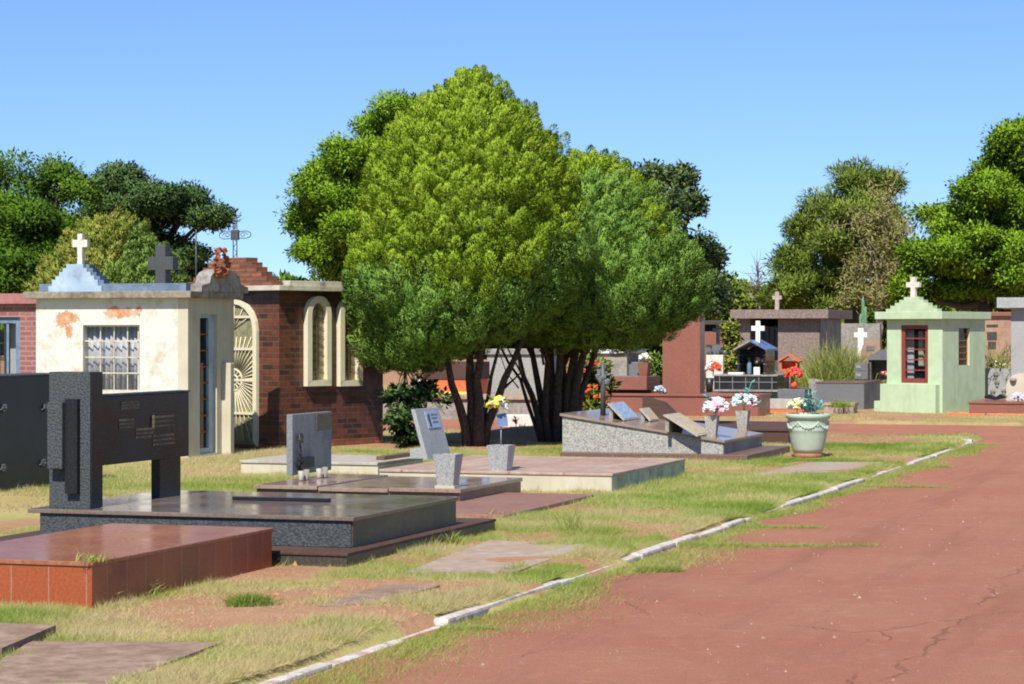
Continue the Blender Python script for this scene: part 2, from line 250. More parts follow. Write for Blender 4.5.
# ------------------------------------------------------------------ object helpers
ORG = {}                                            # world origin of every thing, so parts can be given in world coordinates
def tag(o, label=None, cat=None, group=None, kind=None):
    for k, v in (('label', label), ('category', cat), ('group', group), ('kind', kind)):
        if v: o[k] = v
    return o
def thing(name, label, cat, loc=(0, 0, 0), group=None):
    o = bpy.data.objects.new(name, None); COL.objects.link(o); o.location = loc
    o.empty_display_size = 0.2; ORG[o] = Vector(loc)
    return tag(o, label, cat, group)
class MB:
    """collects shapes given in world metres; build() links them as one mesh object"""
    def __init__(s): s.bm = bmesh.new()
    def box(s, x0, x1, y0, y1, z0, z1, bev=0.0, mat=None):
        m = Matrix.Translation(((x0 + x1) / 2, (y0 + y1) / 2, (z0 + z1) / 2)) @ Matrix.Diagonal((abs(x1 - x0), abs(y1 - y0), abs(z1 - z0), 1))
        if mat is not None: m = mat @ m
        g = bmesh.ops.create_cube(s.bm, size=1.0, matrix=m)
        if bev:
            es = list({e for v in g['verts'] for e in v.link_edges})
            bmesh.ops.bevel(s.bm, geom=es, offset=bev, segments=2, profile=0.6, affect='EDGES', clamp_overlap=True)
        return s
    def poly(s, pts0, pts1):
        """two matching outlines joined into a closed solid"""
        n = len(pts0); a = [s.bm.verts.new(p) for p in pts0]; b = [s.bm.verts.new(p) for p in pts1]
        fs = [s.bm.faces.new(a[::-1]), s.bm.faces.new(b)]
        for i in range(n): fs.append(s.bm.faces.new((a[i], a[(i + 1) % n], b[(i + 1) % n], b[i])))
        bmesh.ops.recalc_face_normals(s.bm, faces=fs)
        return s
    def prism_y(s, pts, y0, y1): return s.poly([(x, y0, z) for x, z in pts], [(x, y1, z) for x, z in pts])
    def prism_x(s, pts, x0, x1): return s.poly([(x0, y, z) for y, z in pts], [(x1, y, z) for y, z in pts])
    def prism_z(s, pts, z0, z1): return s.poly([(x, y, z0) for x, y in pts], [(x, y, z1) for x, y in pts])
    def ring_x(s, outer, inner, x0, x1):
        n = len(outer)
        for i in range(n - 1):
            q = [outer[i], outer[i + 1], inner[i + 1], inner[i]]
            s.prism_x(q, x0, x1)
        return s
    def ring_y(s, outer, inner, y0, y1):
        for i in range(len(outer) - 1): s.prism_y([outer[i], outer[i + 1], inner[i + 1], inner[i]], y0, y1)
        return s
    def lathe(s, c, prof, seg=24, rot=0.0, sq=False):
        c = Vector(c); rings = []
        for r, z in prof:
            k = 4 if sq else seg
            f = math.sqrt(2) if sq else 1
            rings.append([s.bm.verts.new(c + Vector((f * r * math.cos(rot + 2 * math.pi * i / k), f * r * math.sin(rot + 2 * math.pi * i / k), z))) for i in range(k)])
        fs = [s.bm.faces.new(rings[0][::-1]), s.bm.faces.new(rings[-1])]
        for a, b in zip(rings, rings[1:]):
            k = len(a)
            for i in range(k): fs.append(s.bm.faces.new((a[i], a[(i + 1) % k], b[(i + 1) % k], b[i])))
        if not sq:
            for f in fs: f.smooth = True
        return s
    def tube(s, pts, r0, r1=None, seg=7):
        if r1 is None: r1 = r0
        pts = [Vector(p) for p in pts]; n = len(pts); rings = []
        for i, p in enumerate(pts):
            d = (pts[min(i + 1, n - 1)] - pts[max(i - 1, 0)]).normalized()
            u = d.cross(Vector((0.3, 0.9, 0.2)) if abs(d.z) > 0.7 else Vector((0, 0, 1))).normalized(); v = d.cross(u)
            r = r0 + (r1 - r0) * i / (n - 1)
            rings.append([s.bm.verts.new(p + u * (r * math.cos(2 * math.pi * k / seg)) + v * (r * math.sin(2 * math.pi * k / seg))) for k in range(seg)])
        fs = [s.bm.faces.new(rings[0][::-1]), s.bm.faces.new(rings[-1])]
        for a, b in zip(rings, rings[1:]):
            for k in range(seg): fs.append(s.bm.faces.new((a[k], a[(k + 1) % seg], b[(k + 1) % seg], b[k])))
        bmesh.ops.recalc_face_normals(s.bm, faces=fs)
        for f in fs: f.smooth = True
        return s
    def ball(s, c, r, sub=1, sc=(1, 1, 1), jit=0.0):
        m = Matrix.Translation(c) @ Matrix.Diagonal((r * sc[0], r * sc[1], r * sc[2], 1))
        g = bmesh.ops.create_icosphere(s.bm, subdivisions=sub, radius=1.0, matrix=m)
        if jit:
            for v in g['verts']: v.co = Vector(c) + (v.co - Vector(c)) * (1 + random.uniform(-jit, jit))
        return s
    def tri(s, *p): s.bm.faces.new([s.bm.verts.new(q) for q in p]); return s
    def build(s, name, mat, parent=None, smooth=False):
        o0 = Vector((0, 0, 0)); p = parent
        if p is not None:
            while p.parent is not None: p = p.parent
            o0 = ORG.get(p, Vector((0, 0, 0)))
        uv = s.bm.loops.layers.uv.new('UVMap'); s.bm.normal_update()
        for f in s.bm.faces:
            n = f.normal; ax = max(range(3), key=lambda i: abs(n[i]))
            if smooth: f.smooth = True
            for l in f.loops:
                c = l.vert.co
                l[uv].uv = (c.y, c.z) if ax == 0 else ((c.x, c.z) if ax == 1 else (c.x, c.y))
        if o0.length: bmesh.ops.translate(s.bm, verts=s.bm.verts, vec=-o0)
        me = bpy.data.meshes.new(name); s.bm.to_mesh(me); s.bm.free()
        me.materials.append(M[mat] if isinstance(mat, str) else mat)
        o = bpy.data.objects.new(name, me); COL.objects.link(o)
        if parent is not None: o.parent = parent
        return o
def single(mb, name, mat, label, cat, loc=(0, 0, 0), group=None, kind=None):
    """a thing that is one mesh"""
    bmesh.ops.translate(mb.bm, verts=mb.bm.verts, vec=-Vector(loc))
    o = mb.build(name, mat); o.location = loc; ORG[o] = Vector(loc)
    return tag(o, label, cat, group, kind)
def copy_tree(o, parent=None):
    c = o.copy(); COL.objects.link(c)
    if parent is not None: c.parent = parent
    for ch in list(o.children): copy_tree(ch, c)
    if o in ORG: ORG[c] = ORG[o].copy()
    return c

# ------------------------------------------------------------------ numpy foliage
def vnoise(p, seed=0):
    p = np.asarray(p, dtype=np.float64); i = np.floor(p).astype(np.int64); f = p - i; f = f * f * (3 - 2 * f)
    def h(ix, iy, iz):
        n = (ix * 374761393 + iy * 668265263 + iz * 2147483647 + seed * 974634777) & 0x7fffffff
        n = ((n ^ (n >> 13)) * 1274126177) & 0x7fffffff
        return ((n ^ (n >> 16)) & 0xffff) / 65535.0
    r = 0
    for dx in (0, 1):
        wx = f[..., 0] if dx else 1 - f[..., 0]
        for dy in (0, 1):
            wy = f[..., 1] if dy else 1 - f[..., 1]
            for dz in (0, 1):
                wz = f[..., 2] if dz else 1 - f[..., 2]
                r = r + wx * wy * wz * h(i[..., 0] + dx, i[..., 1] + dy, i[..., 2] + dz)
    return r
def fbm(p, seed=0, oct=3):
    a, t, r = 1.0, 0.0, 0.0
    for k in range(oct):
        r = r + a * vnoise(np.asarray(p) * 2 ** k, seed + k); t += a; a *= 0.5
    return r / t
def norm(v): return v / np.maximum(np.linalg.norm(v, axis=-1, keepdims=True), 1e-9)
def mesh_np(name, verts, nper, mat, tint=None, parent=None, org=None, smooth=False, nrm=None):
    """verts (N, nper, 3): N separate faces"""
    n = len(verts); v = verts.reshape(-1, 3).astype(np.float32)
    if org is not None: v = v - np.array(org, dtype=np.float32)
    me = bpy.data.meshes.new(name); me.vertices.add(len(v)); me.vertices.foreach_set('co', v.ravel())
    me.loops.add(n * nper); me.loops.foreach_set('vertex_index', np.arange(n * nper, dtype=np.int32))
    me.polygons.add(n); me.polygons.foreach_set('loop_start', np.arange(0, n * nper, nper, dtype=np.int32))
    try: me.polygons.foreach_set('loop_total', np.full(n, nper, dtype=np.int32))
    except Exception: pass
    me.update(calc_edges=True)
    if tint is not None:
        at_ = me.attributes.new('tint', 'FLOAT', 'FACE'); at_.data.foreach_set('value', np.clip(tint, 0, 1).astype(np.float32))
    if nrm is not None:
        an = me.attributes.new('nrm', 'FLOAT_VECTOR', 'FACE'); an.data.foreach_set('vector', nrm.astype(np.float32).ravel())
    me.materials.append(M[mat]); o = bpy.data.objects.new(name, me); COL.objects.link(o)
    if parent is not None: o.parent = parent
    return o
def leaves(rng, base, d, L, Wd, up=None):
    """diamond leaves: base point, direction, length, width"""
    n = len(base); side = np.cross(d, rng.normal(size=(n, 3)) if up is None else up + rng.normal(size=(n, 3)) * 0.5); side = norm(side)
    L = np.broadcast_to(L, (n,))[:, None]; Wd = np.broadcast_to(Wd, (n,))[:, None]
    mid = base + d * L * 0.45
    return np.stack([base, mid + side * Wd * 0.5, base + d * L, mid - side * Wd * 0.5], axis=1)

def cypress_crown(rng, axis_xy, prof, nclump, mat_of, yasq=1.0, lean=(0, 0), leaf=(0.042, 0.009), per=900, clump=(0.115, 0.23), lobe=0.10, tilt=0.0):
    """prof: [(z, r)] outline. Upright feathery clumps standing on a lumpy surface of revolution, plus inner twigs. Returns {material: (verts, tint)}"""
    zs = np.array([p[0] for p in prof]); rs = np.array([p[1] for p in prof])
    zz = np.linspace(zs[0], zs[-1], 400); rr = np.interp(zz, zs, rs); w = rr + 0.25; w = w / w.sum()
    out = {}
    def surf(n, k, jit):
        z = rng.choice(zz, size=n, p=w) + rng.normal(size=n) * 0.02; th = rng.uniform(0, 2 * np.pi, n)
        r = np.interp(z, zs, rs)
        q = np.stack([np.cos(th) * 1.6 + 50, np.sin(th) * 1.6 + 50, z * 0.75], axis=1)
        lump = fbm(q * 1.5, 11, 2) - 0.5; l2 = vnoise(np.stack([np.cos(th) * r * 2.6 + 90, np.sin(th) * r * 2.6 + 90, z * 1.5], axis=1), 5) - 0.5
        r = np.maximum(r * k * (1 + lobe * 2 * lump) + 0.16 * l2 * np.minimum(1, r / .7) + rng.normal(size=n) * jit, 0.0)
        t = (z - zs.min()) / (zs.max() - zs.min())
        r = r * (1 + rng.normal(size=n) * .03)
        p = np.stack([axis_xy[0] + lean[0] * t + np.cos(th) * r, axis_xy[1] + lean[1] * t + np.sin(th) * r * yasq, z], axis=1)
        o = np.stack([np.cos(th), np.sin(th), np.zeros(n)], axis=1)
        p[:, 2] += tilt * ((p[:, 0] - axis_xy[0]) * CA + (p[:, 1] - axis_xy[1]) * SA) * (1 - t) ** 2
        return p, o, t
    for shell, (nc, k, jit, pr, ls) in enumerate(((nclump, 0.98, 0.045, per, 1.0), (900, 0.70, 0.04, 70, 2.2))):
        c, o, t = surf(nc, k, jit)
        if shell: kp = t < .84; c, o, t = c[kp], o[kp], t[kp]; nc = len(c)
        if shell == 0:                                  # thin out clumps that crowd each other, so dark gaps stay between them
            keep = np.ones(nc, bool); cell = {}; rad = clump[0] * 1.55
            for i in range(nc):
                key = tuple((c[i] / rad).astype(int)); near = False; lim = rad * rng.uniform(.62, 1.35)
                for dx in (-2, -1, 0, 1, 2):
                    for dy in (-2, -1, 0, 1, 2):
                        for dz in (-2, -1, 0, 1, 2):
                            for j in cell.get((key[0] + dx, key[1] + dy, key[2] + dz), ()):
                                q = (c[i] - c[j]) / np.array([1, 1, 1.5])
                                if q @ q < lim * lim: near = True
                if near: keep[i] = False
                else: cell.setdefault(key, []).append(i)
            c, o, t = c[keep], o[keep], t[keep]; nc = len(c)
        ax = norm(o * rng.uniform(0.15, 0.6, (nc, 1)) + np.array([0, 0, 1.0]) + rng.normal(size=(nc, 3)) * 0.24)
        size = rng.uniform(0.6, 1.4, nc) * (1 - .25 * np.clip((t - .8) / .2, 0, 1))
        ct = rng.uniform(0, 1, nc); mats = mat_of(c, t, rng)
        for mname in sorted(set(mats)):
            sel = np.where(mats == mname)[0]; m = len(sel)
            cc = np.repeat(c[sel], pr, axis=0); aa = np.repeat(ax[sel], pr, axis=0); sz = np.repeat(size[sel], pr)[:, None]; oo = np.repeat(o[sel], pr, axis=0)
            n = m * pr
            u = norm(np.cross(aa, rng.normal(size=(n, 3))))
            h = rng.uniform(-1, 1, (n, 1)); env = np.sqrt(np.maximum(1 - h * h, 0.02)) * (1 - .25 * h)
            rad = rng.uniform(0.35, 1.0, (n, 1)) ** 0.45 * env
            pos = cc + aa * h * clump[1] * sz + u * rad * clump[0] * sz
            d = norm(aa * (0.75 + .5 * np.maximum(h, 0)) + u * rad * 0.75 + oo * 0.15 + rng.normal(size=(n, 3)) * 0.38)
            v = leaves(rng, pos, d, rng.uniform(0.6, 1.4, n) * leaf[0] * ls, rng.uniform(0.7, 1.3, n) * leaf[1] * ls)
            tn = np.clip(np.repeat(ct[sel], pr) * 0.5 + rng.uniform(0, 0.45, n), 0, 0.92)
            tn[rng.uniform(0, 1, n) < 0.012] = 1.0
            nr = norm(u * rad + aa * h * .75 + oo * .45 + rng.normal(size=(n, 3)) * .42)
            out.setdefault(mname, []).append((v, tn, nr))
    return {k: tuple(np.concatenate([a[i] for a in v]) for i in range(3)) for k, v in out.items()}

def blob_crown(rng, lobes, nclump, per, leaf, cr, flat=0.6, droop=0.1, upb=0.5, sub=0.66):
    """lobes: [(centre, rx, rz)]. Clumps of leaves through the outer part of each lobe; ragged where noise leaves gaps"""
    C = []; O = []; L2 = []
    for c, rx, rz in lobes:
        L2.append((c, rx * .55, rz * .5))
        for k in range(15):
            dv = norm(rng.normal(size=3) + np.array([0, 0, .25])); f_ = rng.uniform(.2, .42); L2.append((np.array(c) + dv * np.array([rx, rx, rz]) * rng.uniform(.55, 1.05), rx * f_, rz * f_ * sub))
    lobes = L2
    vol = np.array([l[1] * l[1] for l in lobes]); cnt = np.maximum((nclump * vol / vol.sum()).astype(int), 3)
    for (c, rx, rz), n in zip(lobes, cnt):
        d = norm(rng.normal(size=(n, 3))); k = rng.uniform(0.45, 1.0, (n, 1)) ** 0.7
        q = np.array(c) + d * k * np.array([rx, rx, rz])
        keep = fbm(q * (1.1 / cr) * 0.5 + 31, 3, 2) > 0.43
        C.append(q[keep]); O.append(d[keep])
    C = np.concatenate(C); O = np.concatenate(O); m = len(C)
    size = rng.uniform(0.6, 1.3, m) * cr; ct = rng.uniform(0, 1, m)
    n = m * per; cc = np.repeat(C, per, axis=0); oo = np.repeat(O, per, axis=0); sz = np.repeat(size, per)[:, None]
    g = norm(rng.normal(size=(n, 3))) * rng.uniform(0.1, 1, (n, 1)) ** 0.5 * np.array([1, 1, flat])
    pos = cc + g * sz
    d = norm(g + oo * 0.5 + rng.normal(size=(n, 3)) * 0.5 + np.array([0, 0, -droop]))
    v = leaves(rng, pos, d, rng.uniform(0.7, 1.3, n) * leaf[0], rng.uniform(0.7, 1.3, n) * leaf[1], up=np.array([0, 0, 1.0]) * upb * 2)
    tn = np.repeat(ct, per) * 0.5 + rng.uniform(0, 0.5, n)
    return v, tn, norm(g * .8 + oo * .6 + np.array([0, 0, .25]) + rng.normal(size=(n, 3)) * .4)

def limb(mb, a, b, r0, r1, rng, sag=0.1, n=6, seg=7):
    a = Vector(a); b = Vector(b); L = (b - a).length; pts = []
    w = Vector(rng.normal(size=3)) * L * sag
    for i in range(n + 1):
        t = i / n; pts.append(a.lerp(b, t) + w * (math.sin(math.pi * t) * 0.6) + Vector(rng.normal(size=3)) * L * 0.012 * (0 < i < n))
    mb.tube(pts, r0, r1, seg)

def tree(name, label, cat, px, base_py, d, lobes_px, mat, leaf, cr, nclump, per, seed, trunk_r=0.22, group=None, bark='bark', ground=0.0, **kw):
    """lobes_px: [(px, py, rx_px, rz_px, depth offset m)] seen at distance d"""
    rng = np.random.default_rng(seed); s = F / d
    b = at(px, 333, d); loc = Vector((b.x, b.y, ground)); t = thing(name, label, cat, loc, group)
    lobes = []
    for q in lobes_px:
        c = at(q[0], q[1], d + q[4]); k = (d + q[4]) / F; lobes.append((np.array(c), max(q[2] * k - cr * .45, q[2] * k * .55), max(q[3] * k - cr * .35, q[3] * k * .55)))
    mb = MB(); zt = min(l[0][2] - l[2] * 0.5 for l in lobes); zt = max(zt, 1.2)
    top = loc + Vector((0, 0, zt)); limb(mb, loc - Vector((0, 0, 0.1)), top, trunk_r * 1.25, trunk_r * 0.8, rng, 0.03)
    for c, rx, rz in lobes:
        e = Vector(c); limb(mb, top, e, trunk_r * 0.55, trunk_r * 0.16, rng, 0.08)
        for k in range(4):
            dd = norm(rng.normal(size=3)); limb(mb, e.lerp(top, rng.uniform(0, 0.35)), e + Vector(dd * np.array([rx, rx, rz]) * 0.85), trunk_r * 0.18, trunk_r * 0.05, rng, 0.08, 4, 5)
    mb.build('trunk', bark, t)
    v, tn, nr = blob_crown(rng, lobes, nclump, per, leaf, cr, **kw)
    mesh_np('crown', v, 4, mat, tn, t, loc, nrm=nr)
    return t

def arch(c, w, z0, z1, n=10, inset=0.0):
    """outline of a round-headed opening: up the left side, over and down the right"""
    r = w / 2 - inset; zs = z1 - w / 2
    pts = [(c - r, z0 + inset)]
    for i in range(n + 1):
        a = math.pi - math.pi * i / n; pts.append((c + r * math.cos(a), zs + r * math.sin(a)))
    pts.append((c + r, z0 + inset))
    return pts
def cross_mb(mb, cx, cy, z0, z1, w, t, arm_w=None, depth=None, face='y', arm_at=0.66, aw=None):
    """latin cross, stem along z; face='y': arms along x"""
    depth = depth or t; aw = aw or t; za = z0 + (z1 - z0) * arm_at; arm = (arm_w or w) / 2
    out = [(-t / 2, z0), (t / 2, z0), (t / 2, za - aw / 2), (arm, za - aw / 2), (arm, za + aw / 2), (t / 2, za + aw / 2), (t / 2, z1), (-t / 2, z1), (-t / 2, za + aw / 2), (-arm, za + aw / 2), (-arm, za - aw / 2), (-t / 2, za - aw / 2)]
    if face == 'y': mb.prism_y([(cx + a, b) for a, b in out], cy - depth / 2, cy + depth / 2)
    else: mb.prism_x([(cy + a, b) for a, b in out], cx - depth / 2, cx + depth / 2)
    return mb
def wall_y(mb, x0, x1, y, th, z0, z1, ox0, ox1, oz0, oz1):
    """wall facing -Y with one opening"""
    mb.box(x0, ox0, y, y + th, z0, z1); mb.box(ox1, x1, y, y + th, z0, z1)
    mb.box(ox0, ox1, y, y + th, oz1, z1)
    if oz0 > z0 + 1e-3: mb.box(ox0, ox1, y, y + th, z0, oz0)
def wall_x(mb, x, th, y0, y1, z0, z1, oy0, oy1, oz0, oz1):
    """wall whose outer face is at x, facing +X"""
    mb.box(x - th, x, y0, oy0, z0, z1); mb.box(x - th, x, oy1, y1, z0, z1)
    mb.box(x - th, x, oy0, oy1, oz1, z1)
    if oz0 > z0 + 1e-3: mb.box(x - th, x, oy0, oy1, z0, oz0)

def bouquet(label, cat, c, r, mats, seed, nb=11, bl=0.042, leafmat='greenleaf', nl=14, tall=None, squash=0.8, group=None, ll=0.12):
    """artificial flowers: each blossom a ruffled head of petals, with leaves round them"""
    rg = random.Random(seed); t = thing('artificial_flowers', label, cat, c, group); c = Vector(c)
    protos = {}
    lv = MB()
    for k in range(nl):
        a = rg.uniform(0, 6.283); e = rg.uniform(-0.1, 0.9); d = Vector((math.cos(a) * math.cos(e), math.sin(a) * math.cos(e), math.sin(e)))
        b = c + d * r * 0.35; s = d.cross(Vector((0, 0, 1))).normalized() * ll * 0.22; tip = b + d * ll + Vector((0, 0, -0.01)); m = b + d * ll * 0.5
        lv.tri(b, m + s, tip, m - s)
    for k in range(3):
        lv.tube([c - Vector((0, 0, r * 0.9)), c + Vector((rg.uniform(-.3, .3) * r, rg.uniform(-.3, .3) * r, r * 0.3))], 0.006, 0.005, 5)
    lv.build('leaves', leafmat, t)
    if tall:
        tl = MB()
        for (dx, hz, n) in tall[0]:
            tip = c + Vector((dx * CA, dx * SA, hz)); tl.tube([c, c.lerp(tip, 0.5), tip], 0.006, 0.004, 5)
            for k in range(n):
                p = c.lerp(tip, rg.uniform(0.35, 1.0)); a = rg.uniform(0, 6.283); d = Vector((math.cos(a), math.sin(a), rg.uniform(-0.1, 0.7))).normalized()
                s = d.cross(Vector((0, 0, 1))).normalized() * 0.024; tl.tri(p, p + d * 0.045 + s, p + d * 0.1, p + d * 0.045 - s)
        tl.build('foliage_spray', tall[1], t)
    for k in range(nb):
        mt = mats[k % len(mats)]
        i = (k + 0.5) / nb; ph = math.acos(1 - 1.25 * i); th = 2.4 * k + rg.uniform(-.3, .3)
        p = c + Vector((math.sin(ph) * math.cos(th) * r, math.sin(ph) * math.sin(th) * r, math.cos(ph) * r * squash))
        if mt not in protos:
            mb = MB()
            mb.ball((0, 0, 0), bl * 0.62, 1, jit=0.15)
            for q in range(13):
                a = rg.uniform(0, 6.283); e = rg.uniform(-0.6, 1.4); d = Vector((math.cos(a) * math.cos(e), math.sin(a) * math.cos(e), math.sin(e)))
                mb.ball(d * bl * 0.62, bl * 0.42, 1, (1, 1, 0.75), 0.2)
            o = mb.build('blossom', mt); protos[mt] = o
        else:
            o = protos[mt].copy(); COL.objects.link(o)
        o.parent = t; o.location = p - c; o.rotation_euler = (rg.uniform(-.5, .5), rg.uniform(-.5, .5), rg.uniform(0, 6)); s = rg.uniform(0.8, 1.25); o.scale = (s, s, s)
    return t
# ================================================================== THE SETTING
FLAGS = []; FOOT = []                                           # footprints kept clear of grass: x0, x1, y0, y1
KX = gp(385, 640)[0]                                # outer edge of the kerb
KY = gp(972, 441)[1]                                # where the kerb ends at the crossing
CY0, CY1 = gp(850, 434)[1], gp(850, 421.5)[1]       # the crossing road
RZ = -0.045

def ss(a, b, x): t = np.clip((x - a) / (b - a), 0, 1); return t * t * (3 - 2 * t)
def road_edge(y):
    return KX + 0.05 * np.sin(y * 0.9) + 0.03 * np.sin(y * 2.3)
BARE = [(*gp(310, 614), 1.0, 0.7, 0.9), (*gp(425, 566), 1.1, 0.9, .5), (*gp(235, 600), 0.8, 0.6, .8), (*gp(250, 620), 1.0, .5, .7), (*gp(420, 585), 1.2, .35, .7), (*gp(690, 470), 1.0, 1.0, .75),
        (*gp(850, 440), 1.6, 1.6, .6), (*gp(810, 455), 1.3, 1.6, .7), (*gp(520, 440), 2.6, 1.8, .9), (*gp(700, 430), 3.0, 2.6, .8), (*gp(640, 440), 3.0, 2.0, .8),
        (*gp(420, 430), 3.0, 3.0, .55), (*gp(320, 600), 0.6, 2.2, .5), (*gp(286, 570), .5, .9, .9), (*gp(145, 614), .55, .5, .8), (*gp(220, 603), .4, .5, .9), (*gp(270, 617), .8, .45, .95), (*gp(330, 618), .5, .5, .8), (*gp(373, 588), .7, .7, .9), (*gp(290, 590), .5, .6, .7), (*gp(470, 560), .8, .8, .6),
        (*gp(470, 446), 3.0, 1.3, .95), (*gp(610, 453), 2.2, .9, .8), (*gp(60, 500), 1.2, 1.6, .4), (*gp(230, 470), .9, 1.2, .5), (*gp(840, 437), 1.5, 2.0, .5), (*gp(900, 440), .8, 1.2, .35)]
def cover(x, y):
    p = np.stack([x, y, np.zeros_like(x)], -1)
    n = fbm(p * 0.55, 2, 4); n2 = fbm(p * 2.1, 9, 3)
    c = ss(0.36, 0.48, 0.62 * n + 0.38 * n2 + 0.08)
    for bx_, by_, rx, ry, s in BARE:
        dd = np.sqrt(((x - bx_) / rx) ** 2 + ((y - by_) / ry) ** 2) + (n2 - 0.5) * 1.3
        c = c * (1 - s * (1 - ss(0.72, 1.0, dd)))
    far = ss(CY0 - 0.6, CY0 + 0.3, y)
    c = c * (1 - far * (0.45 + 0.5 * (1 - ss(0.4, 0.6, n))))
    return np.clip(np.maximum(c, .05 * (1 - far)), 0, 1)
def green(x, y):
    """0 lush, 1 straw"""
    p = np.stack([x, y, np.zeros_like(x)], -1)
    n = fbm(p * 0.8, 21, 3); n2 = fbm(p * 3.0, 27, 2)
    d = -x * SA + y * CA
    lush = ss(16, 24, d) * (1 - ss(38, 44, d)) * ss(-12, -9.5, x)
    return np.clip(0.70 - 0.26 * lush + 1.35 * (n - 0.5) + 0.6 * (n2 - 0.5), 0, 1)
def ground_z(x, y):
    p = np.stack([x, y, np.zeros_like(x)], -1)
    z = (fbm(p * 0.9, 4, 3) - 0.5) * 0.06
    inroad = np.maximum((x > road_edge(y) - 0.07).astype(float) * (y < 400), ((y > CY0) & (y < CY1) & (x < KX + 1)).astype(float))
    near = ss(0.0, 0.5, np.abs(x - KX))
    lawn = 0.0 + z * near + 0.02 * np.exp(-((x - KX + 0.5) / 0.8) ** 2)
    mx, my = gp(535, 436)
    lawn = lawn + 0.16 * np.exp(-(((x - mx) / 0.9) ** 2 + ((y - my) / 0.8) ** 2))
    return lawn * (1 - inroad) + (RZ - 0.03) * inroad

xs = np.concatenate([[-900, -400, -180, -90, -60, -45, -36, -30, -26, -23], np.arange(-21, -4.4, 0.11), [-4, -3, -1, 1, 4, 10, 25, 60, 140, 300, 700]])
ys = np.concatenate([[-60, -20, 0, 4], np.arange(8, 56, 0.15), [57, 60, 65, 72, 82, 95, 115, 150, 220, 350, 600, 1000, 2000]])
GX, GY = np.meshgrid(xs, ys); gz = ground_z(GX, GY)
gv = np.stack([GX, GY, gz], -1).reshape(-1, 3); nx, ny = len(xs), len(ys)
idx = np.arange(nx * ny).reshape(ny, nx); fc = np.stack([idx[:-1, :-1], idx[:-1, 1:], idx[1:, 1:], idx[1:, :-1]], -1).reshape(-1, 4)
me = bpy.data.meshes.new('ground'); me.from_pydata(gv.tolist(), [], fc.tolist())
a1 = me.attributes.new('cover', 'FLOAT', 'POINT'); a1.data.foreach_set('value', cover(GX, GY).ravel().astype(np.float32))
a2 = me.attributes.new('dry', 'FLOAT', 'POINT'); a2.data.foreach_set('value', green(GX, GY).ravel().astype(np.float32))
for p in me.polygons: p.use_smooth = True
q = NT('red earth and thatch'); v = q.pos()
f1 = q.noise(v, 9, 6, 0.7); f2 = q.noise(v, 1.1, 4, 0.6); f3 = q.noise(v, 55, 3, 0.7)
earth = q.mix(f2, q.ramp(f1, [(0.3, (0.24, 0.088, 0.042)), (0.7, (0.43, 0.215, 0.125))]), q.ramp(f3, [(.3, (0.34, 0.19, 0.105)), (.7, (0.50, 0.33, 0.2))]))
ac = q.n('ShaderNodeAttribute', attribute_name='cover').outputs['Fac']; ad = q.n('ShaderNodeAttribute', attribute_name='dry').outputs['Fac']
th = q.mix(ad, (0.20, 0.24, 0.045), (0.46, 0.38, 0.16))
th = q.mix(0.5, th, q.ramp(f3, [(0.3, (0.5, 0.5, 0.5)), (0.7, (1.3, 1.3, 1.3))]), 'MULTIPLY')
fac = q.step(q.math('ADD', ac, q.math('MULTIPLY', q.math('SUBTRACT', f1, 0.5), 0.9)), 0.25, 0.75)
q.bump(q.math('ADD', f1, q.math('MULTIPLY', f3, 0.5)), 0.7, 0.03)
me.materials.append(q.done(q.mix(fac, earth, th), 0.95, 0.15))
go = bpy.data.objects.new('ground', me); COL.objects.link(go); tag(go, 'red earth ground with patchy dry grass', 'ground', kind='structure')

# road: one sheet, main carriageway with the crossing
rb = bmesh.new(); yy = np.arange(2, KY + 0.01, 0.25)
edge = [(float(road_edge(y)) + 0.03, float(y)) for y in yy]
pts = [(2.6, 2.0)] + [(2.6, 60.0)] + [(-4.4, 60.0), (-4.4, CY1 - 0.01)] + [(-50.0, CY1 + 0.0), (-50.0, CY0)] + [(KX - 1.2, CY0), (KX - 0.5, CY0 - 0.2), (KX - 0.12, KY + 0.3)] + edge[::-1]
rb.faces.new([rb.verts.new((x, y, RZ)) for x, y in pts]); rb.normal_update()
for f in rb.faces:
    if f.normal.z < 0: f.normal_flip()
bmesh.ops.triangulate(rb, faces=rb.faces[:])
me = bpy.data.meshes.new('road'); rb.to_mesh(me); rb.free()
q = NT('worn red road'); v = q.pos()
f1 = q.noise(v, 70, 4, 0.75); f2 = q.noise(v, 0.55, 5, 0.65); f3 = q.noise(v, 7, 5, 0.7)
c = q.ramp(f1, [(0.28, (0.31, 0.115, 0.07)), (0.72, (0.455, 0.195, 0.122))])
c = q.mix(q.step(f2, 0.42, 0.66), c, q.ramp(f1, [(0.3, (0.34, 0.14, 0.085)), (0.7, (0.48, 0.232, 0.145))]))
c = q.mix(q.math('MULTIPLY', q.step(f3, 0.52, 0.75), 0.5), c, (0.52, 0.27, 0.17))
mp = q.n('ShaderNodeMapping'); q.l(v, mp.inputs[0]); mp.inputs['Scale'].default_value = (1.0, 0.45, 1.0)
wv = q.n('ShaderNodeTexNoise'); wv.inputs['Scale'].default_value = 3.5; wv.inputs['Detail'].default_value = 8; q.l(mp.outputs[0], wv.inputs['Vector'])
wrp = q.mix(0.32, mp.outputs[0], wv.outputs['Color'])
cr = q.vor(wrp, 0.55, 'Distance', 'DISTANCE_TO_EDGE')
crack = q.math('MULTIPLY', q.math('SUBTRACT', 1.0, q.step(cr, 0.0, 0.005)), q.step(q.noise(v, 0.7, 3), 0.46, 0.6))
c = q.mix(q.math('MULTIPLY', crack, 0.3), c, (0.09, 0.04, 0.03))
